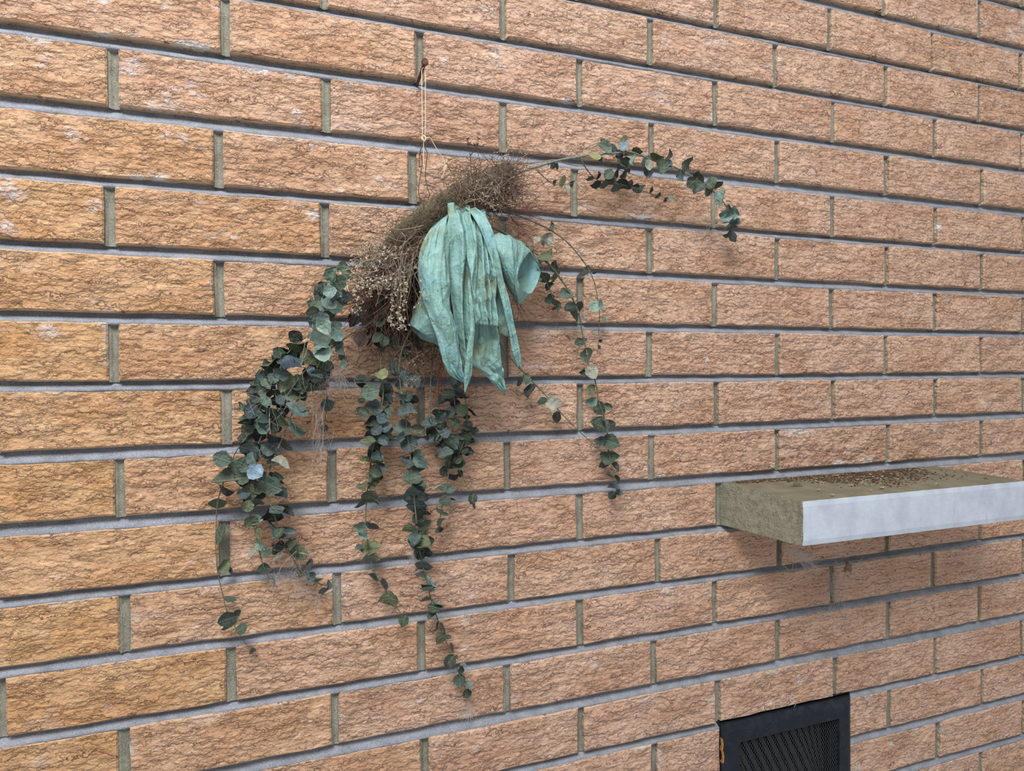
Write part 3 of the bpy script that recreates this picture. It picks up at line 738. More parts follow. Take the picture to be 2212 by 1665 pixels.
def build_plant():
    stems = []; samples = []
    for si, (mat, ra, rb, pts) in enumerate(STEMS):
        cl = crom([at(x, y, d) for x, y, d in pts], 5)
        b = MB()
        b.tube(cl, ra/1000, rb/1000, 6)
        n = len(cl)                                       # leaf nodes: slight swellings
        for k in range(6, n-2, 7):
            t = (cl[k+1]-cl[k]).normalized(); r = (ra+(rb-ra)*k/n)/1000
            b.tube([cl[k]-t*r*1.4, cl[k]-t*r*.5, cl[k]+t*r*.5, cl[k]+t*r*1.4], r*1.5, r*1.5, 6)
        o = b.build('eucalyptus_stem', M[mat], SW, cl[0], True)
        stems.append(o)
        px = crom([Vector((x, y, d)) for x, y, d in pts], 5)
        for p in px: samples.append((p.x, p.y, p.z, si))
    rng = random.Random(5)
    cnt = 0
    for line in (LEAVES+fillers()).replace('\n', ';').split(';'):
        w = line.split()
        if not w: continue
        x, y, ln, wd_, an, tn = float(w[0]), float(w[1]), float(w[2]), float(w[3]), w[4], w[5]
        best = min(samples, key=lambda s: (s[0]-x)**2+(s[1]-y)**2)
        dx, dy = x-best[0], y-best[1]
        if an == '-':
            ang = math.atan2(dy, dx) if math.hypot(dx, dy) > 5 else rng.uniform(0, 6.28)
            ang += rng.uniform(-.35, .35)
        else: ang = math.radians(float(an))
        dep = best[2]+rng.uniform(-.006, .012)+min(.012, math.hypot(dx, dy)*.00008)
        if tn in 'dp': dep -= .010
        if tn in 'bBwy': dep += .008
        dep = max(.010, dep)
        c = at(x, y, dep)
        L = ln*mpp(c)*(1.14 if x < 760 and y < 1080 else 1.06)
        ki = rng.randrange(6)
        ratio = min(1.0, (wd_/ln)/LASP[ki])
        if ratio > .93 and ki in (1, 3): ki = 0
        roll = math.acos(max(.12, ratio))*rng.choice((1, -1))
        view = (CAM-c).normalized()
        axis = (math.cos(ang)*RT-math.sin(ang)*UP)
        axis = (axis-view*axis.dot(view)).normalized()
        nrm = Matrix.Rotation(roll, 3, axis) @ view
        tilt = rng.uniform(-.30, .42)
        side = axis.cross(nrm)
        rot = Matrix.Rotation(tilt, 3, side)
        axis = rot @ axis; nrm = rot @ nrm
        side = axis.cross(nrm)
        mt = Matrix((side, axis, nrm)).transposed()
        base = c-axis*(L*.5)
        back = min(base.y, (base+axis*L).y, c.y)          # nothing may sink into the wall
        deepest = max(base.y, (base+axis*L).y)
        if deepest > -.004: base.y -= deepest+.004
        o = link('leaf', LEAF[ki], stems[best[3]], base, mt.to_quaternion(), (L, L, L))
        col = TONE[tn]
        if tn == 'b' and x < 760 and y < 830: col = (140, 166, 154)
        j = rng.uniform(.80, 1.18); g = rng.uniform(-5, 5)
        o.color = srgb(max(8, min(235, col[0]*j-g*.5)), max(8, min(235, col[1]*j)), max(8, min(235, col[2]*j+g)))
        if tn == 'B': o['label'] = 'pale blue-grey leaf'
        if tn == 'p': o['label'] = 'purple-brown dead leaf'
        cnt += 1
    print('leaves', cnt)
build_plant()

# ---- the dusty pad everything is wired to, and the shade-dark core
def make_core():
    b = MB()
    cl = crom([at(1096, 366, .045), at(1050, 392, .045), at(1000, 425, .045), at(950, 455, .042), at(900, 490, .04), at(850, 528, .036), at(806, 566, .03)], 6)
    n = len(cl); v = []; f = []; sg = 12
    for i, p in enumerate(cl):
        t = (cl[min(i+1, n-1)]-cl[max(i-1, 0)]).normalized()
        a = t.cross(Vector((0, 1, 0))).normalized(); c = t.cross(a)
        s = math.sin(math.pi*(.08+.88*i/(n-1)))**.7
        for k in range(sg):
            q = 2*math.pi*k/sg
            nz = 1+.30*mnoise.noise(Vector((i*.5, k*.9, 3)))+.16*mnoise.noise(Vector((i*1.7, k*2.3, 8)))
            v.append(p+Vector((0, -.010, 0))+a*(.0185*s*nz*math.cos(q))+c*(.017*s*nz*math.sin(q)))
    for i in range(n-1):
        for k in range(sg):
            k2 = (k+1) % sg; f.append((i*sg+k, i*sg+k2, (i+1)*sg+k2, (i+1)*sg+k))
    f.append(tuple(range(sg))); f.append(tuple((n-1)*sg+k for k in range(sg-1, -1, -1)))
    b.add(v, f); o = b.build('straw_pad', M['straw'], SW, at(960, 455, .04), True)
    o['label'] = 'dusty straw pad behind the bow'
    b = MB()                                              # dark stem mass standing in for the shade under the flowers
    rng = random.Random(41)
    for k in range(190):
        x0 = rng.uniform(900, 985); y0 = rng.uniform(540, 640); d0 = rng.uniform(.03, .05)
        x1 = rng.uniform(770, 930); y1 = 600+rng.uniform(-10, 150)
        pts = [at(x0, y0, d0), at((x0+x1)/2+rng.uniform(-15, 15), (y0+y1)/2-rng.uniform(0, 25), rng.uniform(.025, .055)), at(x1, y1, rng.uniform(.012, .04))]
        b.tube(crom(pts, 4), rng.uniform(.0010, .0026), .0006, 5)
    b.build('shade_stem_core', M['shade_brown'], SW, at(900, 640, .03))['kind'] = 'stuff'
make_core()

def strands(name, mat, spec, seed, label=None):
    """spec rows: n, (x0,y0)-(x1,y1) spread axis, half width px, depth range, length px range, mean angle, angle spread, curl, radius mm"""
    rng = random.Random(seed); b = MB()
    for (n, a, c, hw, d0, d1, l0, l1, ang, sp, curl, rad) in spec:
        for _ in range(n):
            t = rng.random(); q = rng.gauss(0, .45)
            ax = Vector((c[0]-a[0], c[1]-a[1])); nx = Vector((-ax.y, ax.x)).normalized()
            p = Vector(a)+ax*t+nx*(q*hw)
            th = math.radians(ang+rng.gauss(0, sp)); L = rng.uniform(l0, l1); dep = rng.uniform(d0, d1)
            pts = []; x, y = p; k = rng.randint(3, 5); bend = rng.gauss(0, curl)
            for i in range(k+1):
                pts.append(at(x, y, max(.006, dep)))
                x += math.cos(th)*L/k; y += math.sin(th)*L/k; th += bend/k+rng.gauss(0, curl*.25); dep += rng.uniform(-.004, .004)
            r = rng.uniform(.7, 1.3)*rad/1000
            b.tube(crom(pts, 2), r, r*.55, 3, cap=False)
    o = b.build(name, M[mat], SW, at(960, 500, .05)); o['kind'] = 'stuff'
    if label: o['label'] = label
    return o
strands('twig_tangle', 'twig', [
    (480, (975, 440), (1105, 382), 42, .045, .10, 25, 75, -25, 55, 1.4, .42),
    (150, (985, 400), (1100, 425), 40, .05, .10, 15, 50, 0, 90, 2.0, .40),
    (300, (790, 575), (945, 505), 40, .05, .095, 25, 80, 140, 55, 1.3, .45),
    (46, (930, 440), (1020, 390), 14, .05, .075, 40, 90, -32, 14, .5, .40),
    (120, (770, 640), (900, 620), 60, .03, .08, 30, 90, 110, 40, .9, .38),
    ], 21, 'tangled brown twigs')
strands('twig_tangle', 'twig_dark', [
    (260, (960, 470), (1110, 400), 52, .03, .07, 20, 60, 30, 90, 1.5, .45),
    (420, (790, 640), (940, 570), 70, .03, .06, 25, 70, 120, 60, 1.2, .5),  # dense dark fill: leaf shadow put into the twig colour
    (330, (790, 690), (965, 745), 55, .012, .045, 20, 60, 100, 60, 1.2, .34),
    (60, (1060, 430), (1130, 350), 30, .04, .07, 20, 60, -40, 60, .8, .3),
    ], 22, 'dark dead twigs, some standing in for shade in the hollow')
strands('pad_fibres', 'straw', [
    (1000, (835, 532), (995, 424), 32, .056, .076, 10, 46, -35, 34, .8, .26),
    ], 25, 'matted straw fibres')
strands('twig_tangle', 'twig_pale', [
    (70, (800, 560), (930, 520), 40, .08, .11, 30, 90, 125, 46, 1.4, .42),
    (26, (860, 560), (900, 560), 30, .08, .105, 70, 150, 98, 14, .6, .42),
    (120, (850, 760), (965, 720), 50, .02, .05, 25, 70, 100, 70, 1.4, .28),
    (55, (985, 410), (1090, 400), 34, .085, .11, 15, 45, 0, 90, 1.8, .35),
    ], 23, 'grey-brown bare twigs')
strands('red_stems', 'red_twig', [
    (44, (1060, 430), (1120, 470), 30, .03, .07, 50, 150, 5, 26, .5, .26),
    (26, (1090, 470), (1130, 500), 26, .02, .06, 40, 110, 40, 28, .5, .26),
    (16, (1098, 640), (1128, 645), 14, .014, .035, 40, 80, 80, 14, .3, .30),
    (18, (935, 780), (972, 760), 16, .02, .04, 60, 120, 98, 9, .25, .32),
    (70, (780, 620), (890, 620), 40, .05, .085, 50, 130, 108, 20, .5, .28),
    (14, (1010, 820), (1030, 830), 22, .012, .03, 20, 60, 80, 40, .4, .24),
    (20, (1050, 400), (1130, 370), 24, .05, .08, 40, 110, -18, 14, .3, .30),
    ], 24, 'thin red-brown stems')

# ---- pale dried florets on fine sprigs
def sprigs():
    rng = random.Random(31); b = MB()
    def star(c, r, n=4):
        ax = Vector((rng.uniform(-1, 1), rng.uniform(-1.1, .1), rng.uniform(-1.2, .8))).normalized(); u = ax.orthogonal().normalized(); w = ax.cross(u)
        ph = rng.uniform(0, 6.28)
        for k in range(n):
            q = ph+2*math.pi*k/n+rng.uniform(-.2, .2); d = u*math.cos(q)+w*math.sin(q); s = ax.cross(d)
            tip = c+d*r*rng.uniform(.35, .85)+ax*r*rng.uniform(.3, 1.1)
            b.add([c-s*r*.10, c+s*r*.10, (c+tip)/2+s*r*.17+ax*r*.1, tip, (c+tip)/2-s*r*.17+ax*r*.1], [(0, 1, 2, 3, 4)], 0)
            b.add([c-s*r*.08+ax*r*.06, c+s*r*.08+ax*r*.06, tip+ax*r*.02], [(0, 1, 2)], 0)
    def sprig(path, dep, n, r, sc_px, branch=14):
        cl = crom([at(x, y, dep+dd) for x, y, dd in path], 6)
        b.tube(cl, .00055, .00035, 4, 1, False)
        for k in range(n):
            i = int(len(cl)*(.25+.75*rng.random()))-1
            p = cl[max(0, i)]; m_ = mpp(p)
            e = p+RT*rng.gauss(0, sc_px)*m_+UP*rng.gauss(0, sc_px)*m_-Vector((0, 1, 0))*rng.uniform(0, .010)
            b.tube([p, p.lerp(e, .5)+UP*.0008, e], .0003, .00022, 3, 1, False)
            star(e, r*m_*rng.uniform(.8, 1.5))
    S = [
     ([(880,560,0),(840,545,.01),(805,535,.01),(785,530,0)], .08, 40, 5.5, 9),
     ([(880,580,0),(830,570,.01),(790,565,.01),(765,560,0)], .085, 46, 5.5, 10),
     ([(880,580,0),(830,600,.01),(790,595,.01),(745,590,0)], .088, 46, 5.5, 10),
     ([(870,590,0),(820,615,.01),(780,620,.01),(752,618,0)], .09, 42, 5.5, 9),
     ([(870,600,0),(840,610,.01),(800,608,.008),(770,600,0)], .095, 30, 5.5, 9),
     ([(860,560,0),(865,600,.008),(866,640,.01),(862,690,.006),(872,715,0)], .095, 40, 6, 6),
     ([(856,580,0),(848,620,.006),(848,660,.006),(842,690,.004),(850,715,0)], .09, 34, 6, 6),
     ([(830,600,0),(800,630,.005),(775,655,.004),(760,680,0)], .085, 34, 5.5, 7),
     ([(890,560,0),(905,590,.01),(908,640,.012),(900,665,.01)], .09, 18, 5.5, 6),
     ([(790,545,0),(770,540,0),(745,545,0),(725,550,-.005)], .07, 8, 5, 4),
     ([(1010,420,0),(1030,410,.01),(1050,405,.01),(1075,410,0)], .098, 22, 3.2, 14),
     ([(1000,440,0),(1035,430,.01),(1060,440,.01),(1085,450,0)], .096, 22, 3.2, 13),
     ([(1090,400,0),(1075,360,0),(1062,345,0),(1068,328,0)], .06, 14, 4.5, 5),
     ([(1090,390,0),(1092,360,0),(1088,340,0),(1096,325,0)], .06, 14, 4.5, 6),
     ([(1100,400,0),(1125,420,0),(1145,425,0),(1165,440,0)], .06, 14, 4.5, 6),
     ([(1080,380,0),(1110,352,0),(1128,340,0),(1140,332,0)], .06, 14, 4, 7),
     ([(960,720,0),(930,760,0),(900,770,0),(880,790,0)], .04, 12, 4, 9),
    ]
    for a in S: sprig(*a)
    o = b.build('flower_sprigs', [M['flower'], M['twig_pale']], SW, at(840, 600, .09)); o['kind'] = 'stuff'; o['label'] = 'tiny pale dried florets on fine sprigs'
    # dark upright twig with buds
    b2 = MB()
    def tw(pts, d=.06, r=.0006): b2.tube(crom([at(x, y, d) for x, y in pts], 4), r, r*.6, 5)
    tw([(1018,380),(1017,352),(1015,330),(1012,312),(1010,300)]); tw([(1016,336),(1024,325),(1031,312),(1034,298)]); tw([(1022,328),(1030,320)])
    for x, y in ((1010,300),(1013,310),(1034,300),(1031,313),(1029,321),(1024,314)):
        c = at(x, y, .06)
        for k in range(4):
            d = Vector((rng.uniform(-1, 1), rng.uniform(-1, .4), rng.uniform(-.4, 1))).normalized()
            b2.tube([c, c+d*.0016, c+d*.0034], .0008, .0003, 5)
    b2.build('bud_twig', M['twig_dark'], SW, at(1017, 350, .06))
sprigs()

# ---- teal bow
def sheet(name, L, Rr, parent, nu=18, nv=40, pleat=0, amp=.0, crumple=.0012, seed=1, bulge=0.0, jag=0.0, thick=.0004, origin=None):
    """ribbon between two edges, each a list of (px, py, distance from the wall)"""
    le = crom([at(*p) for p in L], 8); ri = crom([at(*p) for p in Rr], 8)
    def samp(c, t):
        s = t*(len(c)-1); i = min(int(s), len(c)-2); return c[i].lerp(c[i+1], s-i)
    v = []; f = []; k = nu+1
    for i in range(nv+1):
        t = i/nv
        for j in range(nu+1):
            s = j/nu
            te = t*(1-jag*(.5+.5*mnoise.noise(Vector((s*7, seed, 0)))) ) if jag else t
            p = samp(le, te).lerp(samp(ri, te), s)
            out = Vector((0, -1, 0))
            h = bulge*math.sin(math.pi*s)*math.sin(math.pi*min(1, t*1.1)**.7)
            if pleat:
                ph = pleat*(s+.10*math.sin(5.1*s+seed))+.55*mnoise.noise(Vector((t*2.4, s*2.6, seed)))
                h += amp*(abs(2*(ph-math.floor(ph+.5)))-.5)*(1-.35*t)
            h += crumple*(mnoise.noise(Vector((s*3.2, t*7, seed*3.7)))*1.6+mnoise.noise(Vector((s*8, t*16, seed*1.7)))*.9+abs(mnoise.noise(Vector((s*5+4, t*4, seed*2.1))))*1.6)
            v.append(p+out*h)
    for i in range(nv):
        for j in range(nu):
            f.append((i*k+j, (i+1)*k+j, (i+1)*k+j+1, i*k+j+1))
    o = mk(name, v, f, M['ribbon'], parent, origin or v[0], True)
    md = o.modifiers.new('paper', 'SOLIDIFY'); md.thickness = thick; md.offset = 0
    return o

def loop(name, rings, parent, seed, crumple=.0026):
    """hollow ribbon loop: rings of (upper, front, lower, back) points"""
    v = []; f = []; sg = 28
    rr = []
    for q in rings:
        c4 = [at(*p) for p in q]
        ring = []
        P = c4
        for k in range(sg):
            t = k/sg*4; i = int(t); u = t-i
            p0, p1, p2, p3 = P[(i-1) % 4], P[i % 4], P[(i+1) % 4], P[(i+2) % 4]
            ring.append(0.5*((2*p1)+(p2-p0)*u+(2*p0-5*p1+4*p2-p3)*u*u+(3*p1-p0-3*p2+p3)*u**3))
        rr.append(ring)
    nr = (len(rr)-1)*7
    for i in range(nr+1):
        s = i/nr*(len(rr)-1); a = min(int(s), len(rr)-2); u = s-a; u = u*u*(3-2*u)*.5+u*.5
        for k in range(sg):
            p = rr[a][k].lerp(rr[a+1][k], u)
            nz = mnoise.noise(Vector((i*.28, math.cos(k/sg*6.28)*2.2, math.sin(k/sg*6.28)*2.2+seed)))*crumple*1.6+mnoise.noise(Vector((i*.7, k*.55, seed)))*crumple*.8
            v.append(p+Vector((0, -1, 0))*nz+UP*nz*.4)
    for i in range(nr):
        for k in range(sg):
            k2 = (k+1) % sg; f.append((i*sg+k, (i+1)*sg+k, (i+1)*sg+k2, i*sg+k2))
    o = mk(name, v, f, M['ribbon'], parent, v[0], True)
    md = o.modifiers.new('paper', 'SOLIDIFY'); md.thickness = .0004; md.offset = 0
    return o

def make_bow():
    # pleated band folded over the stems: the body of the bow
    bow = sheet('ribbon_bow', [(966,437,.070),(967,450,.098),(969,500,.108),(972,600,.104),(985,690,.098),(1003,790,.09),(1003,818,.085)],
                [(1046,456,.072),(1054,470,.100),(1064,515,.108),(1070,585,.106),(1040,660,.100),(1012,720,.094),(1004,820,.086)], SW, 44, 64, 3.4, .016, .0028, 3)
    bow['label'] = 'crumpled teal paper ribbon bow with hanging tails'
    # broad left tail sweeping down to a point
    sheet('ribbon_tail', [(958,470,.085),(925,500,.094),(904,548,.098),(903,590,.100),(912,640,.102),(928,690,.104),(944,735,.102),(958,790,.098),(974,812,.095),(1000,826,.090)],
          [(970,462,.090),(971,500,.100),(970,560,.106),(971,620,.108),(972,660,.108),(982,690,.107),(989,730,.105),(994,770,.101),(998,800,.097),(1003,828,.091)], bow, 26, 64, 0, 0, .0032, 5, .012)
    # narrow centre tail, longest
    sheet('ribbon_tail', [(1010,590,.098),(1013,640,.112),(1016,700,.112),(1008,760,.108),(1003,810,.100),(1003,849,.092)],
          [(1013,590,.098),(1021,650,.116),(1025,700,.114),(1021,760,.109),(1018,810,.101),(1004,850,.092)], bow, 8, 40, 1, .003, .0008, 7)
    # short pleated tail with a torn lower edge
    sheet('ribbon_tail', [(1008,452,.084),(1006,500,.104),(1010,560,.112),(1016,620,.116),(1020,660,.115),(1025,706,.112)],
          [(1040,456,.084),(1054,500,.104),(1064,560,.111),(1069,610,.112),(1070,660,.110),(1074,712,.108)], bow, 38, 50, 3.3, .013, .0030, 9, 0, .05)
    # lower tail ending in a slanted point
    sheet('ribbon_tail', [(1020,640,.092),(1021,700,.092),(1022,740,.090),(1022,788,.086),(1052,815,.080),(1072,836,.076),(1091,850,.072)],
          [(1068,640,.094),(1072,705,.094),(1078,740,.092),(1084,780,.088),(1088,800,.083),(1091,830,.076),(1092,852,.072)], bow, 24, 50, 1.6, .006, .0030, 11)
    # long thin tail on the right
    sheet('ribbon_tail', [(1004,448,.100),(1022,470,.110),(1040,505,.116),(1056,550,.116),(1072,605,.114),(1086,660,.110),(1099,715,.104),(1106,760,.098),(1117,792,.090)],
          [(1030,450,.100),(1049,466,.110),(1064,500,.116),(1076,545,.117),(1088,605,.115),(1103,655,.111),(1113,710,.105),(1122,755,.099),(1125,796,.090)], bow, 14, 70, 2, .004, .0016, 13)
    # olive underside strip between the thin tail and the torn one
    sheet('ribbon_tail', [(1066,600,.090),(1068,650,.090),(1072,690,.088),(1078,722,.086)], [(1078,600,.094),(1088,650,.096),(1094,690,.094),(1098,728,.090)], bow, 8, 24, 0, 0, .0012, 15)
    # upper left loop filling behind the body
    sheet('ribbon_loop', [(962,476,.070),(940,500,.072),(930,540,.074),(936,600,.078),(950,650,.084)], [(976,470,.076),(985,520,.082),(990,580,.086),(990,620,.088),(985,670,.090)], bow, 16, 34, 1.5, .006, .0026, 17)
    # lower left loop, open towards the viewer
    loop('ribbon_loop', [
        [(952,600,.070),(955,610,.085),(950,640,.075),(945,620,.060)],
        [(915,625,.070),(935,660,.098),(938,690,.080),(905,660,.055)],
        [(900,660,.066),(925,690,.098),(945,722,.082),(892,690,.050)],
        [(884,700,.056),(900,712,.085),(956,748,.074),(905,728,.044)]], bow, 19)
    # right loop, flaring open at its rim
    loop('ribbon_loop', [
        [(1052,508,.085),(1056,530,.100),(1058,560,.090),(1050,530,.070)],
        [(1078,502,.080),(1085,545,.118),(1092,610,.092),(1078,550,.055)],
        [(1105,510,.074),(1108,560,.120),(1112,648,.090),(1110,565,.048)],
        [(1130,526,.066),(1112,588,.116),(1122,658,.086),(1142,585,.044)],
        [(1146,545,.062),(1118,596,.112),(1146,634,.078),(1168,584,.044)]], bow, 23)
    # rolled rim of the right loop
    b = MB()
    b.tube(crom([at(1146,545,.062), at(1156,560,.055), at(1166,574,.048), at(1173,575,.048), at(1172,583,.046), at(1168,588,.046)], 4), .0009, .0007, 6)
    b.build('ribbon_hem', M['ribbon'], bow, at(1160, 570, .055), True)
make_bow()

# ---- wire and string it hangs by
def hang():
    b = MB()
    def w(pts, r=.00055): b.tube(crom([at(*p) for p in pts], 5), r, r, 6)
    w([(912,312,.050),(908,330,.050),(912,345,.049),(908,380,.048),(904,410,.048),(906,425,.048),(912,434,.047)])
    w([(912,312,.050),(906,335,.051),(907,362,.050)])
    w([(922,310,.050),(919,320,.050),(923,330,.050),(921,350,.049),(919,380,.048),(923,405,.048),(928,420,.048),(924,432,.046)])
    w([(916,302,.050),(924,296,.052),(930,294,.051),(930,300,.048),(922,306,.049)])
    w([(908,436,.047),(920,440,.050),(934,430,.05),(945,425,.05)], .0007)
    b.build('wire_loop', M['wire'], SW, at(912, 400, .05), True)['label'] = 'twisted rusty brown wire loop'
    s = MB()
    def st(pts, r=.00042): s.tube(crom([at(*p) for p in pts], 5), r, r, 6)
    st([(911,152,.048),(911,180,.050),(912,240,.050),(913,298,.050)]); st([(919,150,.050),(919,200,.051),(919,260,.051),(918,298,.050)])
    st([(911,152,.048),(914,146,.049),(919,150,.050)])
    st([(912,296,.051),(916,304,.053),(920,298,.052),(914,292,.050),(911,300,.049),(918,306,.050)], .0006)
    st([(918,300,.051),(928,296,.053),(932,302,.052),(946,326,.050),(957,342,.048),(962,360,.047),(958,376,.046),(953,384,.045)])
    st([(915,304,.050),(915,330,.049),(915,352,.048),(918,368,.047),(920,378,.046)], .0004)
    s.build('hanging_string', M['string'], SW, at(915, 230, .05), True)['label'] = 'doubled cream string looped over the nail'
    # dry tan leaf caught under the wire
    v = [at(912,438,.05), at(918,440,.052), at(920,462,.054), at(914,478,.052), at(910,480,.051), at(907,460,.051)]
    t = mk('dry_leaf', v+[p+Vector((0, .0004, 0)) for p in v], [(0,1,2,3,4,5), (11,10,9,8,7,6)]+[(i, (i+1) % 6+0, (i+1) % 6+6, i+6) for i in range(6)], M['chip'], SW, v[0])
    t['label'] = 'dry straw-coloured leaf beside the wire'
hang()

# ------------------------------------------------------------------ litter on the shelf
def litter():
    rng = random.Random(77); b = MB()
    def spot(x, d, r, mi, flat=.35):
        z = shelf_top(x, -d)+.0005
        q = rng.uniform(0, 6.28); n = rng.choice((4, 5, 6)); el = rng.uniform(.25, 1)
        top = []; bot = []
        for k in range(n):
            a = 2*math.pi*k/n; rr = r*rng.uniform(.7, 1.15)
            dx, dy = rr*math.cos(a), rr*el*math.sin(a)
            X, Y = x+dx*math.cos(q)-dy*math.sin(q), -d+dx*math.sin(q)+dy*math.cos(q)
            Y = min(Y, -.0005)
            bot.append(Vector((X, Y, z-.0006))); top.append(Vector((X+rng.uniform(-.2, .2)*r, min(-.0005, Y+rng.uniform(-.2, .2)*r), z+r*flat*rng.uniform(.4, 1.5))))
        v = bot+top
        b.add(v, [tuple(range(n, 2*n))]+[(k, (k+1) % n, (k+1) % n+n, k+n) for k in range(n)], mi)
    for _ in range(7000):
        s = rng.random(); x = SXL+.02+s*.40
        wid = .006+.042*math.exp(-((s-.62)/.30)**2)
        d = abs(rng.gauss(0, wid))+.002
        if d < .13 and x < SXR-.03: (mnoise.noise(Vector((x*55, d*80, 2))) > rng.uniform(-.7, .35)) and spot(x, d, rng.choice((.0006, .0008, .001, .0013, .0018, .0026)), rng.choice((0, 0, 0, 0, 1, 1, 1) if rng.random() < .95 else (2,)), .16)
    for _ in range(240):
        c = rng.choice(((1.20, .075), (1.26, .06), (1.33, .05), (1.36, .075))); x = rng.gauss(c[0], .045); d = abs(rng.gauss(c[1], .022))
        if SXL+.05 < x < SXR-.02 and .003 < d < .125: spot(x, d, rng.uniform(.0006, .0022), rng.choice((0, 0, 0, 1, 1)), .3)
    o = b.build('crumb_litter', [M['crumb'], M['flake'], M['chip']], None, (1.22, -.03, shelf_top(1.22, -.03)))
    tag(o, 'dark brown crumbs and dry leaf litter scattered along the back of the stone shelf', 'litter', kind='stuff')
    # the larger pale husks, one by one
    spots = [(1805,1031,14,'husk'), (1798,1064,11,'husk'), (1838,1047,12,'husk'), (1852,1037,11,'husk'), (1868,1045,8,'husk'), (1880,1055,7,'husk'), (1905,1050,16,'husk'), (1890,1022,9,'husk'), (1768,1056,10,'husk'), (1645,1037,9,'husk')]
    for i, (px, py, ln, nm) in enumerate(spots):
        zt = shelf_top(0, -.05)+.001
        d = FW+(px-W/2)/FPX*RT-(py-H/2)/FPX*UP
        t = (zt-CAM.z)/d.z; p = CAM+t*d
        p.y = min(p.y, -.006); p.z = shelf_top(p.x, p.y)+.0022
        Lm = ln*mpp(p)*.5; q = rng.uniform(-.4, .4)
        ax = Vector((math.cos(q), math.sin(q), 0)); sd = Vector((-math.sin(q), math.cos(q), 0)); up = Vector((0, 0, 1))
        v = []; f = []
        for k in range(5):
            u = -1+k*.5; w_ = Lm*.42*math.sqrt(max(.06, 1-u*u))
            for a, h in ((-1, .0012), (0, .0002), (1, .0012)): v.append(p+ax*u*Lm+sd*a*w_+up*(h+.0006*u*u))
        n0 = len(v); v += [w_-up*.0006 for w_ in v]
        for k in range(4):
            for a in range(2):
                i0 = k*3+a; f.append((i0, i0+3, i0+4, i0+1)); f.append((i0+n0, i0+1+n0, i0+4+n0, i0+3+n0))
        for a in range(4):
            f.append((a*3, a*3+n0, (a+1)*3+n0, (a+1)*3)); f.append((a*3+2, (a+1)*3+2, (a+1)*3+2+n0, a*3+2+n0))
        o = mk('seed_husk', v, f, M['chip'], None, p, True)
        tag(o, ['pale curled seed husk near the back of the litter, middle of the shelf', 'pale husk lying nearest the front edge of the stone shelf', 'small straw husk in the densest litter, left of two', 'small straw husk in the densest litter, right of two', 'tiny pale husk right of the densest litter', 'tiny pale husk in front of the densest litter', 'longest pale husk, at the right front of the litter', 'pale husk against the wall at the back of the shelf litter', 'pale husk just right of the lint tuft', 'pale husk near the left back corner of the stone shelf'][i], 'husk', 'pale husks on the stone shelf')
    # lint tuft
    zt = shelf_top(0, -.09)+.001; d = FW+(1722-W/2)/FPX*RT-(1051-H/2)/FPX*UP; p = CAM+((zt-CAM.z)/d.z)*d; p.z = shelf_top(p.x, p.y)
    b = MB()
    for k in range(70):
        a = Vector((rng.gauss(0, .005), rng.gauss(0, .003), abs(rng.gauss(0, .002))+.0006)); c = a+Vector((rng.gauss(0, .006), rng.gauss(0, .003), abs(rng.gauss(0, .004))))
        c.z = max(.0006, c.z); m_ = (a+c)/2+Vector((0, 0, abs(rng.gauss(0, .003))))
        b.tube(crom([p+a, p+m_, p+c], 3), .00025, .00018, 3, cap=False)
    tag(b.build('lint_tuft', M['twig_pale'], None, p), 'small tuft of brown lint on the stone shelf, left of the litter', 'lint')
litter()

# ------------------------------------------------------------------ cobwebs and specks
def web(label, blobs, lines, seed, r=.00008, kind=True, parent=None):
    rng = random.Random(seed); b = MB()
    for (x, y, sx, sy_, d0, d1, n, ang, sp, L) in blobs:
        for _ in range(n):
            px, py = rng.gauss(x, sx), rng.gauss(y, sy_); th = math.radians(ang+rng.gauss(0, sp)); l = L*rng.uniform(.4, 1.4); d = rng.uniform(d0, d1)
            e = (px+math.cos(th)*l, py+math.sin(th)*l)
            mid = ((px+e[0])/2+rng.gauss(0, l*.14), (py+e[1])/2+rng.gauss(0, l*.14))
            b.tube(crom([at(px, py, max(.001, d)), at(mid[0], mid[1], max(.001, d+rng.uniform(-.003, .003))), at(e[0], e[1], max(.001, d+rng.uniform(-.004, .004)))], 3), r*rng.uniform(.6, 1.3), None, 3, cap=False)
    for pts, rr in lines:
        b.tube(crom([at(*p) for p in pts], 4), rr, rr*.8, 4, cap=False)
    o = b.build('cobweb', M['web'], parent, at(blobs[0][0], blobs[0][1], .02) if blobs else at(*lines[0][0][0]))
    if parent: return tag(o, label, None, None, 'stuff')
    return tag(o, label, 'cobweb', None, 'stuff')
web('dusty cobweb hanging from the underside of the stone shelf down the bricks',
    [(1712,1188,9,6,.05,.11,60,40,25,34), (1735,1205,10,8,.03,.07,50,42,18,36), (1790,1242,16,14,.004,.03,60,60,40,34), (1798,1262,6,26,.002,.012,40,85,25,36), (1832,1222,14,10,.002,.012,30,20,60,26), (1815,1310,8,16,.002,.008,18,80,20,40)],
    [([(1700,1184,.12),(1745,1215,.06),(1792,1240,.004)], .00022), ([(1712,1180,.11),(1760,1222,.04),(1798,1300,.003)], .00016), ([(1805,1300,.003),(1825,1350,.002),(1846,1402,.002)], .00018), ([(1800,1216,.003),(1860,1190,.01),(1940,1170,.02)], .00014)], 101, .00013)
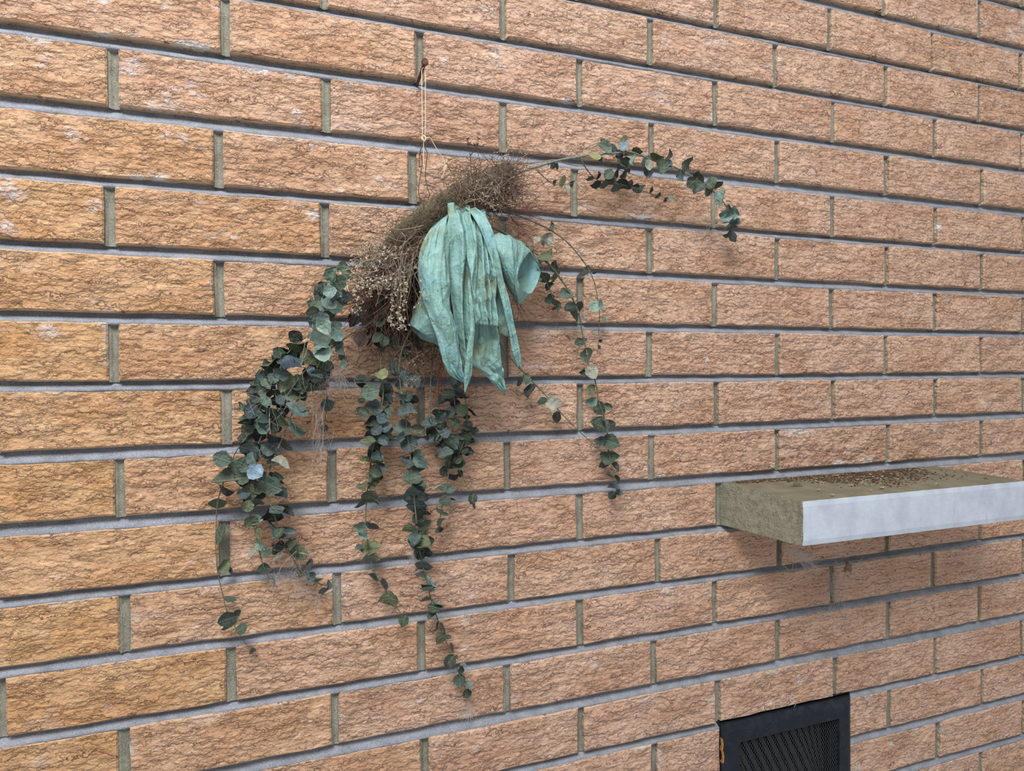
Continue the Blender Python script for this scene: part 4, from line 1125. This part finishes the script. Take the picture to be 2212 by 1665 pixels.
web('wispy white cobweb under the lower tips of the left eucalyptus branches',
    [(625,1240,18,8,.012,.03,80,10,60,30), (655,1275,16,14,.008,.025,80,50,50,30), (640,1190,16,16,.025,.04,40,120,40,40), (598,1255,10,10,.01,.02,30,80,50,24), (690,1290,10,10,.004,.02,24,70,30,34)],
    [([(640,1190,.05),(612,1218,.045),(600,1240,.04)], .0002), ([(690,1275,.02),(688,1310,.012),(686,1340,.008)], .0002), ([(648,1194,.058),(660,1196,.056),(670,1200,.052)], .0004)], 102, parent=SW)
web('stringy cobweb trailing below the pale leaves at the upper left of the swag',
    [(715,815,18,14,.04,.07,110,80,50,30), (700,830,12,10,.04,.06,70,30,60,26), (690,880,8,40,.02,.05,60,92,14,60), (687,955,8,10,.01,.03,40,30,70,22), (735,800,8,12,.05,.07,40,80,30,36), (600,870,22,18,.05,.065,40,70,50,40)],
    [([(664,720,.10),(655,760,.098),(652,790,.09),(656,830,.08),(664,850,.07)], .0002), ([(676,700,.10),(668,735,.10),(660,765,.098),(648,790,.09)], .00022), ([(672,830,.06),(676,890,.04),(677,1000,.014)], .00022), ([(705,850,.05),(696,905,.035),(688,960,.02)], .00024), ([(582,880,.055),(582,910,.06),(584,938,.055)], .0004), ([(676,955,.02),(680,985,.012),(682,1060,.004)], .00016)], 103, parent=SW)
web('tuft of white cobweb beside the middle eucalyptus strand',
    [(893,1192,3.5,10,.01,.03,90,92,14,24), (899,1170,4,6,.015,.03,30,90,20,20), (879,822,14,12,.055,.072,30,60,60,20)], [], 104, parent=SW)
web('faint white cobweb at the tip of the longest eucalyptus strand',
    [(1013,1525,3.5,12,.004,.014,70,90,14,22), (997,1528,6,8,.003,.01,26,70,50,18)], [([(1018,1500,.014),(1019,1530,.008),(1016,1552,.004)], .0002)], 105, parent=SW)
web('cobweb clinging to the end of the upper right eucalyptus branch',
    [(1545,424,8,8,.04,.055,50,100,60,20), (1533,492,5,8,.004,.02,16,110,20,30), (1480,432,20,6,.01,.03,26,20,60,26)], [([(1540,470,.02),(1532,494,.01),(1527,510,.004)], .00018)], 106, parent=SW)

def blot(label, cat, px, py, w, h, mat, seed, thick=.0012, name='speck', group=None, ang=0.0):
    rng = random.Random(seed); c = at(px, py, 0); m_ = mpp(c); v = []; f = []; n = 12
    xs = 1.0/max(.4, (CAM-c).normalized().dot(Vector((0, -1, 0))))
    for ring, (s, dy) in enumerate(((1.0, .0022), (.96, -.0016), (.55, -.0016-thick))):
        for k in range(n):
            a = 2*math.pi*k/n; rr = s*(1+.9*mnoise.noise(Vector((math.cos(a)*1.9, math.sin(a)*1.9, seed))))
            X, Z = math.cos(a)*w/2*rr, math.sin(a)*h/2*rr
            X, Z = X*math.cos(ang)-Z*math.sin(ang), X*math.sin(ang)+Z*math.cos(ang)
            v.append(c+Vector((X*m_*xs, dy, Z*m_)))
    for r_ in range(2):
        for k in range(n):
            k2 = (k+1) % n; f.append((r_*n+k, r_*n+k2, (r_+1)*n+k2, (r_+1)*n+k))
    f.append(tuple(2*n+k for k in range(n)))
    o = mk(name, v, f, M[mat], None, c, True)
    return tag(o, label, cat, group)
blot('grey-brown dab of dried mud on the brick below the stone shelf', 'mud', 1830, 1226, 19, 22, 'mud', 3.4, .0006, 'mud_dab')
def tuft(label, px, py, w, h, n, ang, seed):
    rng = random.Random(seed); b = MB()
    for _ in range(n):
        x, y = rng.gauss(px, w), rng.gauss(py, h); th = math.radians(ang+rng.gauss(0, 50)); l = rng.uniform(3, 8)
        e = (x+math.cos(th)*l, y+math.sin(th)*l); dd = .0016+abs(rng.gauss(0, .0012))
        b.tube(crom([at(x, y, dd), at((x+e[0])/2+rng.gauss(0, 1.5), (y+e[1])/2+rng.gauss(0, 1.5), dd+.001), at(e[0], e[1], dd)], 2), .00012, .00008, 3, cap=False)
    tag(b.build('fluff', M['fluff'], None, at(px, py, 0)), label, 'fluff', 'white fluff on the bricks')
tuft('small white feathery fluff stuck to the brick right of the swag', 1527, 776, 1.8, 6, 46, 105, 5)
tuft('white fluff on the brick just above the black vent', 1708, 1506, 4, 5, 40, 70, 6)
tuft('white fluff on the brick to the right of the black vent', 1922, 1606, 3.5, 2.5, 46, 10, 7)
tuft('white fluff beside the lower right edge of the black vent', 1850, 1658, 6, 3, 70, 20, 8)
tuft('faint white fluff on the brick at the right, below the shelf', 2068, 1206, 5, 6, 20, 80, 9)
